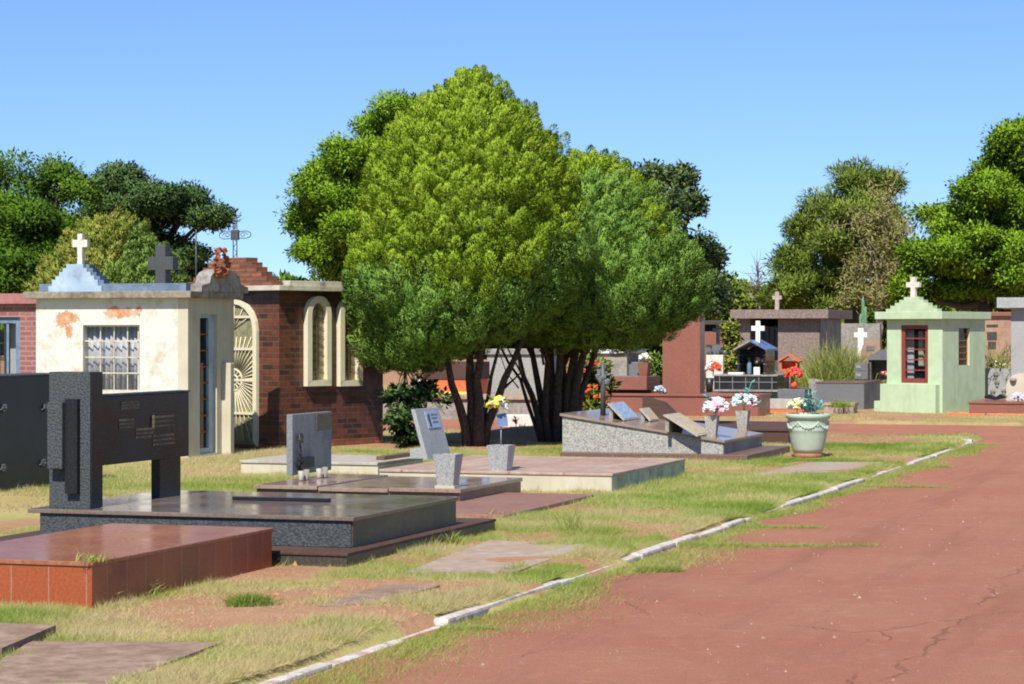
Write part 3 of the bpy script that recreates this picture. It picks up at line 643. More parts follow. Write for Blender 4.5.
sp = q.vor(v, 26, 'Distance'); c = q.mix(q.math('MULTIPLY', q.math('SUBTRACT', 1.0, q.step(sp, 0.03, 0.12)), 0.6), c, (0.55, 0.35, 0.26))
sx_ = q.n('ShaderNodeSeparateXYZ'); q.l(v, sx_.inputs[0])
lx, ly = gp(955, 625, RZ)
ln = q.math('ABSOLUTE', q.math('ADD', q.math('SUBTRACT', sx_.outputs[0], lx), q.math('MULTIPLY', q.math('SUBTRACT', q.noise(v, 1.6, 7, .7), .5), .5)))
lcr = q.math('MULTIPLY', q.math('SUBTRACT', 1.0, q.step(ln, .003, .014)), q.step(q.noise(v, 1.1, 4), .40, .5))
c = q.mix(q.math('MULTIPLY', lcr, .28), c, (0.085, 0.04, 0.028)); crack = q.math('MAXIMUM', crack, lcr)
mp2 = q.n('ShaderNodeMapping'); q.l(v, mp2.inputs[0]); mp2.inputs['Scale'].default_value = (2.4, .22, 1)
c = q.mix(q.math('MULTIPLY', q.step(q.noise(mp2.outputs[0], 1.0, 5, .65), .5, .72), .35), c, (0.19, 0.082, 0.052))
gr = q.noise(v, 160, 2, .8); c = q.mix(.5, c, q.ramp(gr, [(.32, (.55, .55, .55)), (.68, (1.4, 1.4, 1.4))]), 'MULTIPLY')
q.bump(q.math('SUBTRACT', q.math('ADD', q.math('ADD', f1, gr), q.math('MULTIPLY', f3, 0.7)), q.math('MULTIPLY', crack, 1.5)), 0.8, 0.012)
me.materials.append(q.done(c, 0.9, 0.2)); ro = bpy.data.objects.new('road', me); COL.objects.link(ro)
tag(ro, 'worn red asphalt road with cracks', 'road', kind='structure')

# kerb: whitewashed stones, uneven and broken, some sunk in grass
kb = MB(); y = 8.0; rg = random.Random(3)
while y < KY:
    L = rg.uniform(0.7, 1.25); dz = rg.uniform(-0.012, 0.008); dx = rg.uniform(-0.006, 0.006); w = rg.uniform(0.05, 0.075)
    if y < 13.2: dz -= .045 if 12.1 < y else .02
    xk = KX - 0.03
    kb.box(xk - w + dx, xk + dx + 0.03, y, min(y + L - 0.006, KY), RZ - 0.1, -0.008 + dz, 0.02, Matrix.Translation((xk, y, 0)) @ Matrix.Rotation(rg.uniform(-0.012, 0.012), 4, 'Z') @ Matrix.Translation((-xk, -y, 0)))
    y += L
for k in range(7):                                   # the end of the kerb turns into the crossing
    a0 = k / 7; x0 = KX - 0.09 - 1.2 * a0 ** 1.6; yk = KY + 0.02 + 0.9 * a0 ** 0.8
    kb.box(x0 - 0.09, x0 + 0.05, yk, yk + 0.16, RZ - 0.1, 0.02, 0.01)
q = NT('chipped whitewash'); v = q.pos(); f = q.noise(v, 16, 5, 0.7); f2 = q.noise(v, 3.1, 4)
c = q.ramp(f, [(0.36, (0.36, 0.30, 0.25)), (0.5, (0.56, 0.51, 0.46)), (0.72, (0.69, 0.65, 0.61))])
c = q.mix(q.math('MULTIPLY', q.step(f2, 0.5, 0.7), 0.7), c, (0.34, 0.21, 0.14)); q.bump(f, 0.8, 0.02)
k_o = kb.build('kerb', q.done(c, 0.9)); tag(k_o, 'whitewashed broken kerb stones along the grass verge', 'kerb', kind='structure')

# ================================================================== RED TOMB, LEFT FOREGROUND
x0, x1, y0, y1, z0, z1 = bx(-90, 92, 609, 562, 272)
t = thing('tomb', 'low red tile clad tomb with glossy red top at lower left', 'tomb', (x1, y0, 0)); FOOT.append((x0, x1, y0, y1))
MB().box(x0, x1, y0, y1, -0.08, z1 - 0.03, 0.004).build('cladding', 'red_tile', t)
MB().box(x0 - .01, x1 + .01, y0 - .01, y1 + .01, z1 - 0.029, z1, 0.006).build('cover_slab', 'red_top', t)
red_top_z = z1; RED = (x0, x1, y0, y1, z1)

# grave slabs sunk in the grass
def flag(px_poly, zt, mat, label):
    pts = [gp(a, b, zt) for a, b in px_poly]; mb = MB(); mb.prism_z(pts, -0.08, zt)
    c = pts[0]; FLAGS.append(pts)
    return single(mb, 'grave_slab', mat, label, 'grave slab', (c[0], c[1], 0), 'flat grave slabs sunk in the grass')
flag([(-60, 700), (95, 690), (222, 642), (30, 641)], 0.03, 'flag', 'flat brown grave slab level with the grass at lower left corner')
flag([(-60, 652), (2, 648), (56, 625), (-20, 622)], 0.06, 'flag', 'small raised brown slab edge before the red tomb')
flag([(405, 572), (520, 570), (590, 545), (490, 540)], 0.03, 'flag_grey', 'pale worn grave slab in grass beside the black tomb')
flag([(752, 475), (832, 474), (888, 462), (810, 462)], 0.02, 'flag_grey', 'pale flat slab in the grass just before the green pot')
flag([(318, 606), (372, 604), (440, 585), (385, 584)], 0.02, 'flag', 'bare reddish slab in the verge right of the red tomb')

# ================================================================== BLACK TOMB WITH HEADSTONE
x0, x1, y0, y1, z0, zt = bx(-30, 347, 568, 553, 495)
t = thing('tomb', 'long black granite tomb carrying the pillar headstone, on a low plinth', 'tomb', (x1, y0, 0)); FOOT.append((x0, x1, y0, y1))
MB().box(x0, x1, y0, y1, -0.08, zt - 0.025, 0.004).build('plinth', 'black_side', t)
MB().box(x0 - .01, x1 + .012, y0 - .012, y1, zt - 0.0245, zt, 0.005).build('plinth_top', 'brown_dark', t)
bxx1, by0 = gp(353, 548, zt); bx0 = xat(40, by0); by1 = yat(456, bxx1); bz = zat(521, bxx1, by0)
MB().box(bx0, bxx1, by0, by1, zt, bz).build('body', 'black_side', t)
MB().box(bx0 + .01, bxx1 - .012, by0 - .012, by0 - .002, zt + .002, bz - .004, 0.003).build('front_panel', 'black_rough', t)
ym = yat(412, bxx1); SZ = bz + 0.032
MB().box(bx0 - .09, bxx1 + .02, by0 - .035, ym - .003, bz, SZ, 0.006).build('cover_slab', 'black_top', t)
MB().box(bx0 - .09, bxx1 + .02, ym + .003, by1 + .02, bz, SZ, 0.006).build('cover_slab', 'black_top', t)
a0, b0 = gp(328, 502.5, SZ); a1_ = xat(232, b0)
single(MB().box(a1_, a0, b0, b0 + .07, SZ, SZ + .03, .006), 'granite_bar', 'black_pol', 'thin dark granite bar lying across the black tomb top', 'granite bar', (a0, b0, SZ))
# headstone
hx1, hy0 = gp(90, 509, SZ); hx0 = xat(49, hy0); hy1 = yat(101.5, hx1); hz = zat(372, hx1, hy0)
h = thing('headstone', 'black granite headstone with rough pillar and long panel on one leg', 'headstone', (hx1, hy0, SZ))
MB().box(hx0, hx1, hy0, hy1, SZ, hz, .006).build('pillar', 'black_rough', h)
MB().box(hx1 + .0005, hx1 + .012, hy0 + .006, hy1 - .002, SZ + .002, hz - .004, .002).build('side_sheet', 'black_pol', h)
pw = hx1 - hx0
f0, f1_ = xat(47, hy0 - .09), xat(62, hy0 - .09)
MB().box(f0, f1_, hy0 - .09, hy0 - .0005, zat(469, hx1, hy0), zat(402, hx1, hy0), .008).build('rough_block', 'black_rough', h)
MB().box(f1_ + .001, xat(77, hy0 - .05), hy0 - .05, hy0 - .0005, zat(494, hx1, hy0), zat(399, hx1, hy0), .003).build('polished_strip', 'black_pol', h)
px1 = hx1 - .02; py1 = yat(189, px1); pzt = zat(397, px1, hy1); pzb = zat(466, px1, hy1)
MB().box(px1 - .10, px1, hy1 + .001, py1, pzb, pzt, .006).build('panel', 'black_pol', h)
MB().box(px1 - .11, px1 + .008, hy1 + .001, py1 + .008, pzt + .0005, pzt + .018, .004).build('panel_cap', 'black_rough', h)
MB().box(px1 - .09, px1 - .012, yat(161, px1), yat(182, px1), SZ, pzb - .0005, .004).build('leg', 'black_pol', h)
for (u0, u1, v0, v1, st) in ((402, 482, 158, 196, 0), (545, 635, 218, 276, 1), (542, 636, 300, 356, 0), (466, 542, 275, 325, 0), (392, 460, 235, 282, 0)):
    ya, yb = yat(30 + u0 / 4.41, px1), yat(30 + u1 / 4.41, px1); ym_ = (ya + yb) / 2
    za, zb = zat(365 + v1 / 4.41, px1, ym_), zat(365 + v0 / 4.41, px1, ym_); mb = MB()
    rg = random.Random(u0)
    for r in range(3):                                   # worn raised lettering, unreadable at this size
        zz = zb - (zb - za) * (r + 0.5) / 3; yq = ya
        while yq < yb - .02:
            L = rg.uniform(.012, .03); mb.box(px1 + .0005, px1 + .006, yq, min(yq + L, yb), zz - .009, zz + .009); yq += L + rg.uniform(.006, .014)
    o = mb.build('inscription', 'bronze', h)
    if st: MB().box(px1 + .0005, px1 + .022, ya - .03, ya - .012, za, zb, .004).build('emblem', 'bronze', h)

# dull black wall tomb behind
wx, wy = gp(0, 493, 0); w1 = yat(78, wx); w0 = yat(-60, wx); wz = zat(375.5, wx, wy)
t = thing('wall_tomb', 'dull black granite wall of tomb drawers behind the pillar headstone', 'wall tomb', (wx, w0, 0)); FOOT.append((wx - .6, wx, w0, w1))
MB().box(wx - .5, wx, w0, w1, -.08, wz - .02, .004).build('body', 'darkwall', t)
MB().box(wx - .52, wx + .015, w0, w1 + .015, wz - .0195, wz, .004).build('cap', 'black_rough', t)
for (u, v_) in ((3, 408), (44, 408), (42, 463), (2, 468)):
    yo = yat(u, wx); zo = zat(v_, wx, yo); mb = MB()
    for k in range(6):
        a = k * 1.047; mb.ball((wx + .02, yo + .03 * math.cos(a), zo + .03 * math.sin(a)), .02, 1, jit=.2)
    mb.ball((wx + .035, yo, zo), .02, 1); mb.tube([(wx + .005, yo - .07, zo - .02), (wx + .03, yo, zo), (wx + .005, yo + .06, zo + .015)], .008, .008, 5)
    mb.build('rosette', 'metal', t)

# ================================================================== PEELING CREAM CHAPEL
cx1, cy0 = gp(188, 459); cx0 = xat(36, cy0); cy1 = yat(234, cx1); cz = zat(298, cx1, cy0)
t = thing('chapel', 'peeling cream chapel with blue stepped parapet and barred window', 'chapel', (cx1, cy0, 0), 'burial chapels'); FOOT.append((cx0, cx1, cy0, cy1))
q = NT('peeling cream plaster'); v = q.coord(); big = q.noise(v, 1.7, 6, 0.72); fine = q.noise(v, 9, 4, 0.7)
c = q.ramp(q.noise(v, 3.1, 5, 0.7), [(0.35, (0.60, 0.575, 0.505)), (0.5, (0.65, 0.63, 0.575)), (0.64, (0.51, 0.44, 0.32))])
sep = q.n('ShaderNodeSeparateXYZ'); q.l(v, sep.inputs[0])
zr = q.math('SUBTRACT', 1.0, q.math('MINIMUM', 1.0, q.math('MULTIPLY', q.math('ABSOLUTE', q.math('SUBTRACT', sep.outputs[2], cz - .27)), 3.0)))
def band(c0, w): return q.math('SUBTRACT', 1.0, q.math('MINIMUM', 1.0, q.math('MULTIPLY', q.math('ABSOLUTE', q.math('SUBTRACT', sep.outputs[0], c0)), 1 / w)))
def patch(c0, zc, wx, wz):
    ex = q.math('MULTIPLY', q.math('ABSOLUTE', q.math('SUBTRACT', sep.outputs[0], c0)), 1 / wx); ez = q.math('MULTIPLY', q.math('ABSOLUTE', q.math('SUBTRACT', sep.outputs[2], zc)), 1 / wz)
    return q.math('SUBTRACT', 1.0, q.math('MINIMUM', 1.0, q.math('ADD', q.math('MULTIPLY', ex, ex), q.math('MULTIPLY', ez, ez))))
msk = q.math('MAXIMUM', patch(xat(66, cy0) - cx1, zat(318, cx1, cy0), .30, .17), patch(xat(124, cy0) - cx1, zat(312, cx1, cy0), .42, .12))
msk = q.math('MAXIMUM', msk, patch(xat(69, cy0) - cx1, zat(331, cx1, cy0), .09, .16))
peel = q.step(q.math('ADD', q.math('ADD', q.math('MULTIPLY', q.noise(v, 8, 5, .75), .9), q.math('MULTIPLY', q.noise(v, 3.2, 3), .45)), q.math('MULTIPLY', msk, .34)), .88, .90)
peel2 = q.step(q.math('ADD', q.math('MULTIPLY', big, .7), q.math('MULTIPLY', fine, .3)), .60, .64)
c = q.mix(q.math('MULTIPLY', peel2, 0.55), c, (0.52, 0.44, 0.31)); c = q.mix(peel, c, q.ramp(fine, [(.4, (0.52, 0.20, 0.09)), (.62, (0.56, 0.40, 0.26))])); q.bump(q.math('SUBTRACT', fine, q.math('MULTIPLY', peel, 1.2)), .35, .012)
M['peel'] = q.done(c, .9, .2)
wo0, wo1, wz0, wz1 = xat(83, cy0), xat(139.5, cy0), zat(392, cx1, cy0), zat(325, cx1, cy0)
do0, do1, dz1 = yat(200, cx1), yat(217, cx1), zat(314, cx1, cy0)
mb = MB(); wall_y(mb, cx0, cx1 - .1505, cy0, .15, -.08, cz, wo0, wo1, wz0, wz1); mb.box(cx0, cx0 + .15, cy0 + .1505, cy1, -.08, cz); mb.box(cx0 + .1505, cx1 - .1505, cy1 - .15, cy1, -.08, cz)
mb.build('wall', 'peel', t)
mb = MB(); wall_x(mb, cx1, .15, cy0, cy1, -.08, cz, do0, do1, .04, dz1); mb.build('door_wall', 'cream', t)
MB().box(cx0 - .13, cx1 + .10, cy0 - .13, cy1 + .10, cz, zat(291, cx1, cy0), .012).build('cornice', 'cornice', t)
cz2 = zat(291, cx1, cy0); cz3 = zat(283, cx1, cy0)
mb = MB(); mb.box(xat(40, cy0), cx1 - .02, cy0 - .02, cy0 + .12, cz2, cz3); mb.box(xat(40, cy0), xat(40, cy0) + .12, cy0 + .1205, cy1, cz2, cz3); mb.build('parapet', 'blue_shade', t)
gl, gr_ = xat(50, cy0), xat(103, cy0); gzt = zat(263, cx1, cy0); n = 6; mb = MB()
st = [(gl, cz2)]
gc = xat(76.5, cy0); hw = (gr_ - gl) / 2; tw = hw * .32
for k in range(n):
    xk = gc - hw + (hw - tw) * k / (n - 1); st.append((xk, cz3 - .03 + (gzt - cz3 + .03) * (k) / (n - 1))) if k == 0 else st.extend([(xk, st[-1][1]), (xk, cz3 + (gzt - cz3) * k / (n - 1))])
st = st + [(2 * gc - x_, z_) for x_, z_ in st[::-1]]
mb.prism_y(st, cy0 - .05, cy0 - .0205); mb.build('stepped_gable', 'blue_paint', t)
MB().prism_y([(x_, z_) for x_, z_ in st], cy0 + .1205, cy0 + .3).build('gable_backing', 'blue_shade', t)  # shaded side of the gable put in as darker blue
cb = MB(); cross_mb(cb, xat(79, cy0), cy0 + .06, gzt - .25, zat(232, cx1, cy0), .225, .072, face='y', depth=.08, arm_at=.80, aw=.10); cb.build('cross', 'whitecross', t)
# window: steel bars, curtain, pane
fr = MB(); fy = cy0 + .07
for u, w in ((84.2, .022), (100.5, .016), (114, .014), (127.5, .016), (138.3, .022)): x_ = xat(u, fy); fr.box(x_ - w / 2, x_ + w / 2, fy, fy + .025, wz0, wz1)
wn = fr.build('window', 'grey_frame', t)
hb = MB()
for v_ in (326.2, 341, 357.5, 373.5, 391): z_ = zat(v_, cx1, fy); hb.box(wo0, wo1, fy - .012, fy - .0005, z_ - .009, z_ + .009)
hb.build('bar', 'grey_frame', wn)
MB().box(wo0 + .001, wo1 - .001, fy + .0255, fy + .032, wz0, wz1).build('pane', 'glass', wn)
cu = bmesh.new(); N = 60; prev = None
for i in range(N + 1):
    x_ = wo0 - .05 + (wo1 - wo0 + .1) * i / N; yv = fy + .075 + .022 * math.sin(i * 1.15) + .012 * math.sin(i * .43)
    a, b = cu.verts.new((x_, yv, wz0 - .05)), cu.verts.new((x_, yv + .01, wz1 + .03))
    if prev: cu.faces.new((prev[0], a, b, prev[1]))
    prev = (a, b)
m_ = MB(); m_.bm.free(); m_.bm = cu; co = m_.build('curtain', 'cloth', wn, True); sm = co.modifiers.new('thick', 'SOLIDIFY'); sm.thickness = .004
# narrow door on the road side
mb = MB(); xx = cx1 - .05
for a, b in ((do0, do0 + .045), (do1 - .16, do1)): mb.box(xx - .04, xx, a, b, .04, dz1)
mb.box(xx - .04, xx, do0 + .0455, do1 - .1605, dz1 - .05, dz1); mb.box(xx - .04, xx, do0 + .0455, do1 - .1605, .04, .12)
dr = mb.build('door', 'paleblue_frame', t)
for k in range(1, 8): z_ = .12 + (dz1 - .17) * k / 8; MB().box(xx - .03, xx - .006, do0 + .0455, do1 - .1605, z_ - .01, z_ + .01).build('glazing_bar', 'rust', dr)
MB().box(xx - .06, xx - .0405, do0 + .002, do1 - .002, .05, dz1 - .01).build('pane', 'glass_dark', dr)
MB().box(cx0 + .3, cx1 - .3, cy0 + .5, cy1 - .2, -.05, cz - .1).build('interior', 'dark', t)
yf = yat(221.5, cx1); MB().box(cx1 + .0005, cx1 + .14, yf, yf + .12, -.08, zat(363, cx1, yf), .01).build('pilaster', 'cream', t)
# rounded pediment over the door and its steps
pa, pb_ = yat(197, cx1), yat(240, cx1); pm = (pa + pb_) / 2; pz0 = cz2; pz1 = zat(269, cx1, pm)
pr = [(pa - .06, pz0), (pa - .06, pz0 + .08), (pa + .1, pz0 + .10)]
for k in range(9):
    a = math.pi * (1 - k / 8); pr.append((pm + (pm - pa) * .72 * math.cos(a), pz0 + .12 + (pz1 - pz0 - .12) * math.sin(a) ** .8))
pr += [(pb_ - .1, pz0 + .10), (pb_ + .06, pz0 + .08), (pb_ + .06, pz0)]
MB().prism_x(pr, cx1 - .12, cx1 + .10).build('pediment', 'concrete', t)
# rod behind the pediment
zr0 = zat(231, cx1, pm); MB().tube([(cx1 - .3, pm - .1, cz2), (cx1 - .3, pm - .1, zr0)], .012, .010, 8).build('rod', 'metal', t)
# rusty wreath
wc = Vector((cx1 + .15, yat(221, cx1 + .15), zat(263.5, cx1, pm))); wr = thing('wreath', 'rusty orange wreath of wire flowers on the chapel pediment', 'wreath', wc)
mb = MB(); rg = random.Random(5)
for k in range(110):
    a = rg.uniform(0, 6.283); r1 = rg.uniform(.135, .205)
    p = wc + Vector((rg.uniform(-.03, .04), math.cos(a) * r1 * 1.1, math.sin(a) * r1)); mb.ball(p, rg.uniform(.018, .036), 1, (1, 1, .7), .35)
for k in range(22):
    p = wc + Vector((rg.uniform(.0, .06), rg.uniform(-.14, .14), -.09 - rg.uniform(0, .09))); mb.ball(p, rg.uniform(.02, .045), 1, jit=.35)
mb.build('flowers', 'rust', wr)
mb = MB(); mb.tube([wc + Vector((0, .19 * math.cos(a * .3927), .17 * math.sin(a * .3927))) for a in range(17)], .015, .015, 6); mb.build('hoop', 'rust', wr)

# ================================================================== PINK CHAPEL AT THE EDGE
kx1, ky0 = xat(40, cy0 + 1.5), cy0 + 1.5; kx0 = xat(-30, ky0); kz = zat(304, kx1, ky0); kz1 = zat(293.5, kx1, ky0)
t = thing('chapel', 'pink brick chapel with blue door, cut off at the left', 'chapel', (kx1, ky0, 0), 'burial chapels'); FOOT.append((kx0, kx1, ky0, ky0 + 2))
ko0, ko1, koz = xat(-8, ky0), xat(20, ky0), zat(317, kx1, ky0); mb = MB(); wall_y(mb, kx0, kx1, ky0, .15, -.08, kz, ko0, ko1, .05, koz)
mb.box(kx1 - .15, kx1, ky0 + .1505, ky0 + 2, -.08, kz); mb.box(kx0, kx1 - .1505, ky0 + 1.85, ky0 + 2, -.08, kz); mb.build('wall', 'pink_brick', t)
MB().box(kx0 - .1, kx1 + .06, ky0 - .1, ky0 + 2.1, kz, kz1, .01).build('roof', 'pink_paint', t)
mb = MB(); mb.box(ko0, ko0 + .08, ky0 + .04, ky0 + .1, .05, koz); mb.box(ko1 - .09, ko1, ky0 + .04, ky0 + .1, .05, koz); mb.box(ko0 + .0805, ko1 - .0905, ky0 + .04, ky0 + .1, koz - .09, koz); mb.box((ko0 + ko1) / 2 - .02, (ko0 + ko1) / 2 + .02, ky0 + .05, ky0 + .09, .05, koz - .0905)
d_ = mb.build('door', 'blue_frame', t); MB().box(ko0 + .0805, ko1 - .0905, ky0 + .101, ky0 + .11, .05, koz - .09).build('pane', 'glass', d_)
MB().box(ko0, ko1, ky0 + .35, ky0 + .37, .05, koz).build('curtain', 'cloth', d_)

# ================================================================== BRICK CHAPEL (turned towards the road corner)
class Rot:
    """frame standing on a near corner: x' runs along the front to the right (so the front is x'<0), y' along the right side"""
    def __init__(s, px, py, turn, z=0.0):
        s.cx, s.cy = gp(px, py, z); a = ANG - R(turn); s.a = a; s.ux = (math.cos(a), math.sin(a)); s.uy = (-math.sin(a), math.cos(a))
    def hit(s, px, u, o):
        t_ = (px - 512) / F; return s._solve(t_ * CA - SA, t_ * SA + CA, u, o)
    def _solve(s, dx, dy, u, o):
        # d*(dx,dy) = o + k*u
        det = dx * (-u[1]) - dy * (-u[0]); return (dx * o[1] - dy * o[0]) / det
    def fx(s, px, yl=0.0): return s.hit(px, s.ux, (s.cx + yl * s.uy[0], s.cy + yl * s.uy[1]))
    def fy(s, px, xl=0.0): return s.hit(px, s.uy, (s.cx + xl * s.ux[0], s.cy + xl * s.ux[1]))
    def z(s, py, xl=0.0, yl=0.0): return zat(py, s.cx + xl * s.ux[0] + yl * s.uy[0], s.cy + xl * s.ux[1] + yl * s.uy[1])
    def world(s, xl, yl, z=0.0): return Vector((s.cx + xl * s.ux[0] + yl * s.uy[0], s.cy + xl * s.ux[1] + yl * s.uy[1], z))
    def thing(s, *a, **k):
        t_ = thing(*a, (s.cx, s.cy, 0), **k); t_.rotation_euler = (0, 0, s.a); ORG[t_] = Vector((0, 0, 0)); return t_

f = Rot(279, 449, 38); bw = f.fx(193); bd = f.fy(383); bz = f.z(290.5)
t = f.thing('chapel', 'dark glazed brick chapel with cream arched door and stepped brick gable', 'chapel', group='burial chapels')
FOOT.append((f.world(bw * .8, bd * .5).x - .9, f.world(0, bd * .5).x + .9, f.world(0, 0).y + .6, f.world(0, bd).y))
MB().box(bw, 0, 0, bd, -.08, bz).build('wall', 'brick', t)
bz2 = f.z(285.5); bz3 = f.z(280.5)
MB().box(bw - .15, .16, -.16, bd + .15, bz, bz2, .006).build('roof_slab', 'fascia', t)
MB().box(bw - .10, .11, .12, bd + .10, bz2 + .0005, bz3, .006).build('roof_edge', 'fascia', t)
dc = f.fx(236); dw = (f.fx(259) - dc) * 2; dzt = f.z(299, dc); dzb = .03
mb = MB(); mb.ring_y(arch(dc, dw, dzb, dzt), arch(dc, dw, dzb, dzt, inset=.075), -.06, -.0005); dr = mb.build('door', 'cream_paint', t)
mb = MB(); mb.prism_y(arch(dc, dw - .12, dzb + .02, dzt - .06), -.018, -.003); mb.build('pane', 'grille_back', dr)
mb = MB(); sc_ = Vector((dc, -.035, f.z(380, dc))); ri = dw / 2 - .075
for k in range(44):
    a = 2 * math.pi * (k + .5) / 44; dx, dz_ = math.cos(a), math.sin(a); L = min(ri / max(abs(dx), 1e-3), ((dzt - dw / 2 - .09) - sc_.z) / dz_ if dz_ > 0.02 else 9, (sc_.z - dzb - .08) / -dz_ if dz_ < -0.02 else 9)
    mb.tube([sc_ + Vector((dx * .16, 0, dz_ * .16)), sc_ + Vector((dx * L, 0, dz_ * L))], .0085, .0085, 5)
for r in (.16, .07): mb.tube([sc_ + Vector((r * math.cos(k * .3927), 0, r * math.sin(k * .3927))) for k in range(17)], .016, .016, 6)
for k in range(12): a = k * .5236; mb.tube([sc_ + Vector((.07 * math.cos(a), 0, .07 * math.sin(a))), sc_ + Vector((.16 * math.cos(a), 0, .16 * math.sin(a)))], .011, .011, 5)
for v_ in (317, 349, 380, 413): z_ = f.z(v_, dc); mb.box(dc - ri, dc + ri, -.05, -.022, z_ - .018, z_ + .018)
zs = dzt - dw / 2 + .04
for k in range(1, 6): a = math.pi * k / 6; mb.tube([(dc, -.035, zs), (dc + ri * .95 * math.cos(a), -.035, zs + ri * .9 * math.sin(a))], .008, .008, 5)
mb.build('sunburst_grille', 'cream_paint', dr)
for u0, u1, v0, v1 in ((303.6, 327.6, 296, 386), (336.4, 358.8, 296.5, 386)):
    ya, yb = f.fy(u0), f.fy(u1); yc, wd = (ya + yb) / 2, yb - ya; za, zb = f.z(v1, 0, yc), f.z(v0, 0, yc)
    mb = MB(); mb.ring_x(arch(yc, wd, za, zb), arch(yc, wd, za, zb, inset=.10), .0005, .085); mb.box(.0005, .085, ya + .003, yb - .003, za, za + .085); w_ = mb.build('window', 'cream_paint', t)
    MB().prism_x(arch(yc, wd - .16, za + .06, zb - .08), .001, .012).build('pane', 'glass_warm', w_)
    mb = MB(); mb.box(.02, .035, yc - .008, yc + .008, za + .09, zb - .1)
    for k in range(1, 9): z_ = za + .09 + (zb - za - .2) * k / 9; mb.tube([(.028, yc - wd * .28, z_), (.028, yc, z_ + .06), (.028, yc + wd * .28, z_)], .006, .006, 5)
    mb.build('glazing_grid', 'bronze', w_)
n = 6; gcx = dc; hwid = (f.fx(278) - gcx); twid = (f.fx(253) - gcx); gz0, gz1 = bz2, f.z(258, dc)
mb = MB()
for k in range(n):
    wk = hwid + (twid - hwid) * k / (n - 1); za, zb = gz0 + (gz1 - gz0) * k / n, gz0 + (gz1 - gz0) * (k + 1) / n
    mb.box(gcx - wk, gcx + wk, -.14, .1, za + .001, zb, .006)
mb.build('stepped_gable', 'brick_raw', t)
MB().box(bw + .004, .008, -.008, bd, -.08, .10).build('base_course', 'brick_raw', t)
# iron cross
ic = f.world(gcx, -.02, gz1); t = thing('iron_cross', 'openwork wrought iron cross with scrolled arms on the brick gable', 'cross', ic); zt_ = f.z(217, dc); hh = zt_ - gz1; mb = MB(); w = .038
ux = Vector((f.ux[0], f.ux[1], 0)); arm = .31
for s in (-1, 1): mb.tube([ic + ux * (s * w), ic + ux * (s * w) + Vector((0, 0, hh - .03)), ic + ux * (s * w * .4) + Vector((0, 0, hh))], .008, .008, 6)
for k in range(8): z_ = hh * k / 8; mb.tube([ic + ux * (w if k % 2 else -w) + Vector((0, 0, z_)), ic + ux * (-w if k % 2 else w) + Vector((0, 0, z_ + hh / 8))], .005, .005, 5)
mb.build('stem', 'metal', t); za = hh * .56; mb = MB()
for s in (-1, 1):
    for dz_ in (-.045, .045): mb.tube([ic + ux * (s * .05) + Vector((0, 0, za + dz_)), ic + ux * (s * arm * .75) + Vector((0, 0, za + dz_ * 1.25)), ic + ux * (s * arm) + Vector((0, 0, za + dz_ * .7)), ic + ux * (s * (arm + .02)) + Vector((0, 0, za))], .007, .007, 6)
    mb.tube([ic + ux * (s * (arm * .55 + (.1 - .018 * k * .5) * math.cos(k * .8) * .9)) + Vector((0, 0, za + (.04 - .003 * k) * math.sin(k * .8))) for k in range(10)], .006, .006, 5)
mb.build('arm', 'metal', t); MB().box(-.075, .075, -.02, .02, -.075, .075, .004, Matrix.Translation(ic + Vector((0, 0, za))) @ Matrix.Rotation(f.a, 4, 'Z')).build('plate', 'metal', t)

# granite cross behind the cream chapel
gx, gy = at(163, 333, 38.5).x, at(163, 333, 38.5).y
t = thing('granite_cross', 'big dark granite cross behind the cream chapel roof', 'cross', (gx, gy, 0)); zt_ = zat(245, gx, gy); za0, za1 = zat(270, gx, gy), zat(257, gx, gy)
MB().box(gx - .09, gx + .09, gy - .1, gy + .1, .35, zt_, .004).build('stem', 'grey_black', t)
MB().box(gx - .225, gx - .0905, gy - .1, gy + .1, za0, za1, .004).build('arm', 'grey_black', t); MB().box(gx + .0905, gx + .225, gy - .1, gy + .1, za0, za1, .004).build('arm', 'grey_black', t)
MB().box(gx - .5, gx + .5, gy - .3, gy + .6, -.08, .35, .006).build('plinth', 'grey_black', t)
# ================================================================== TOMBS IN THE MIDDLE
# cream sided platform with a washed stone top
x0, x1, y0, y1, z0, z1 = bx(241, 378, 477, 462.5, 423); z1 = z1
t = thing('tomb', 'low cream sided platform with washed stone top before the brick chapel', 'tomb', (x1, y0, 0)); FOOT.append((x0, x1, y0, y1)); PZ = z1
MB().box(x0, x1, y0, y1, -.08, z1 - .035, .006).build('base', 'cream', t)
MB().box(x0 - .015, x1 + .0, y0 - .015, y1, z1 - .0345, z1, .006).build('cover_slab', 'grey_pave', t)
xe = xat(376, y0 + .5); MB().box(xe, xe + .02 + (x1 - xe) * .4, y0 + .5, y1 - .05, z1 + .0005, z1 + .045, .005).build('raised_slab', 'brown_edge', t)
# long paved platform under the plaque, cream front, side coloured duller for its shade
x0, x1, y0, y1, z0, z1 = bx(379, 611, 492.5, 473.5, 684); PX0 = x0
t = thing('tomb', 'wide cream sided platform paved with worn reddish slabs, before the cypresses', 'tomb', (x1, y0, 0)); FOOT.append((x0, x1, y0, y1)); P2Z = z1
M['cream_shaded'] = stone('shaded cream wall with dirt', (0.40, 0.40, 0.30), (0.58, 0.56, 0.43), 7, .8, .1, (.20, .17, .12), .8, 3)  # duller cream holds the side's shade, plus dirt patches
MB().box(x0 + .003, x1, y0, y1, -.08, z1 - .03, .006).build('base', 'cream', t)
MB().box(x1 + .0005, x1 + .008, y0 + .004, y1, -.08, z1 - .031).build('side_sheet', 'cream_shaded', t)
MB().box(x0 + .003, x1 + .02, y0 - .012, y1, z1 - .0295, z1, .006).build('paving', 'paving', t)

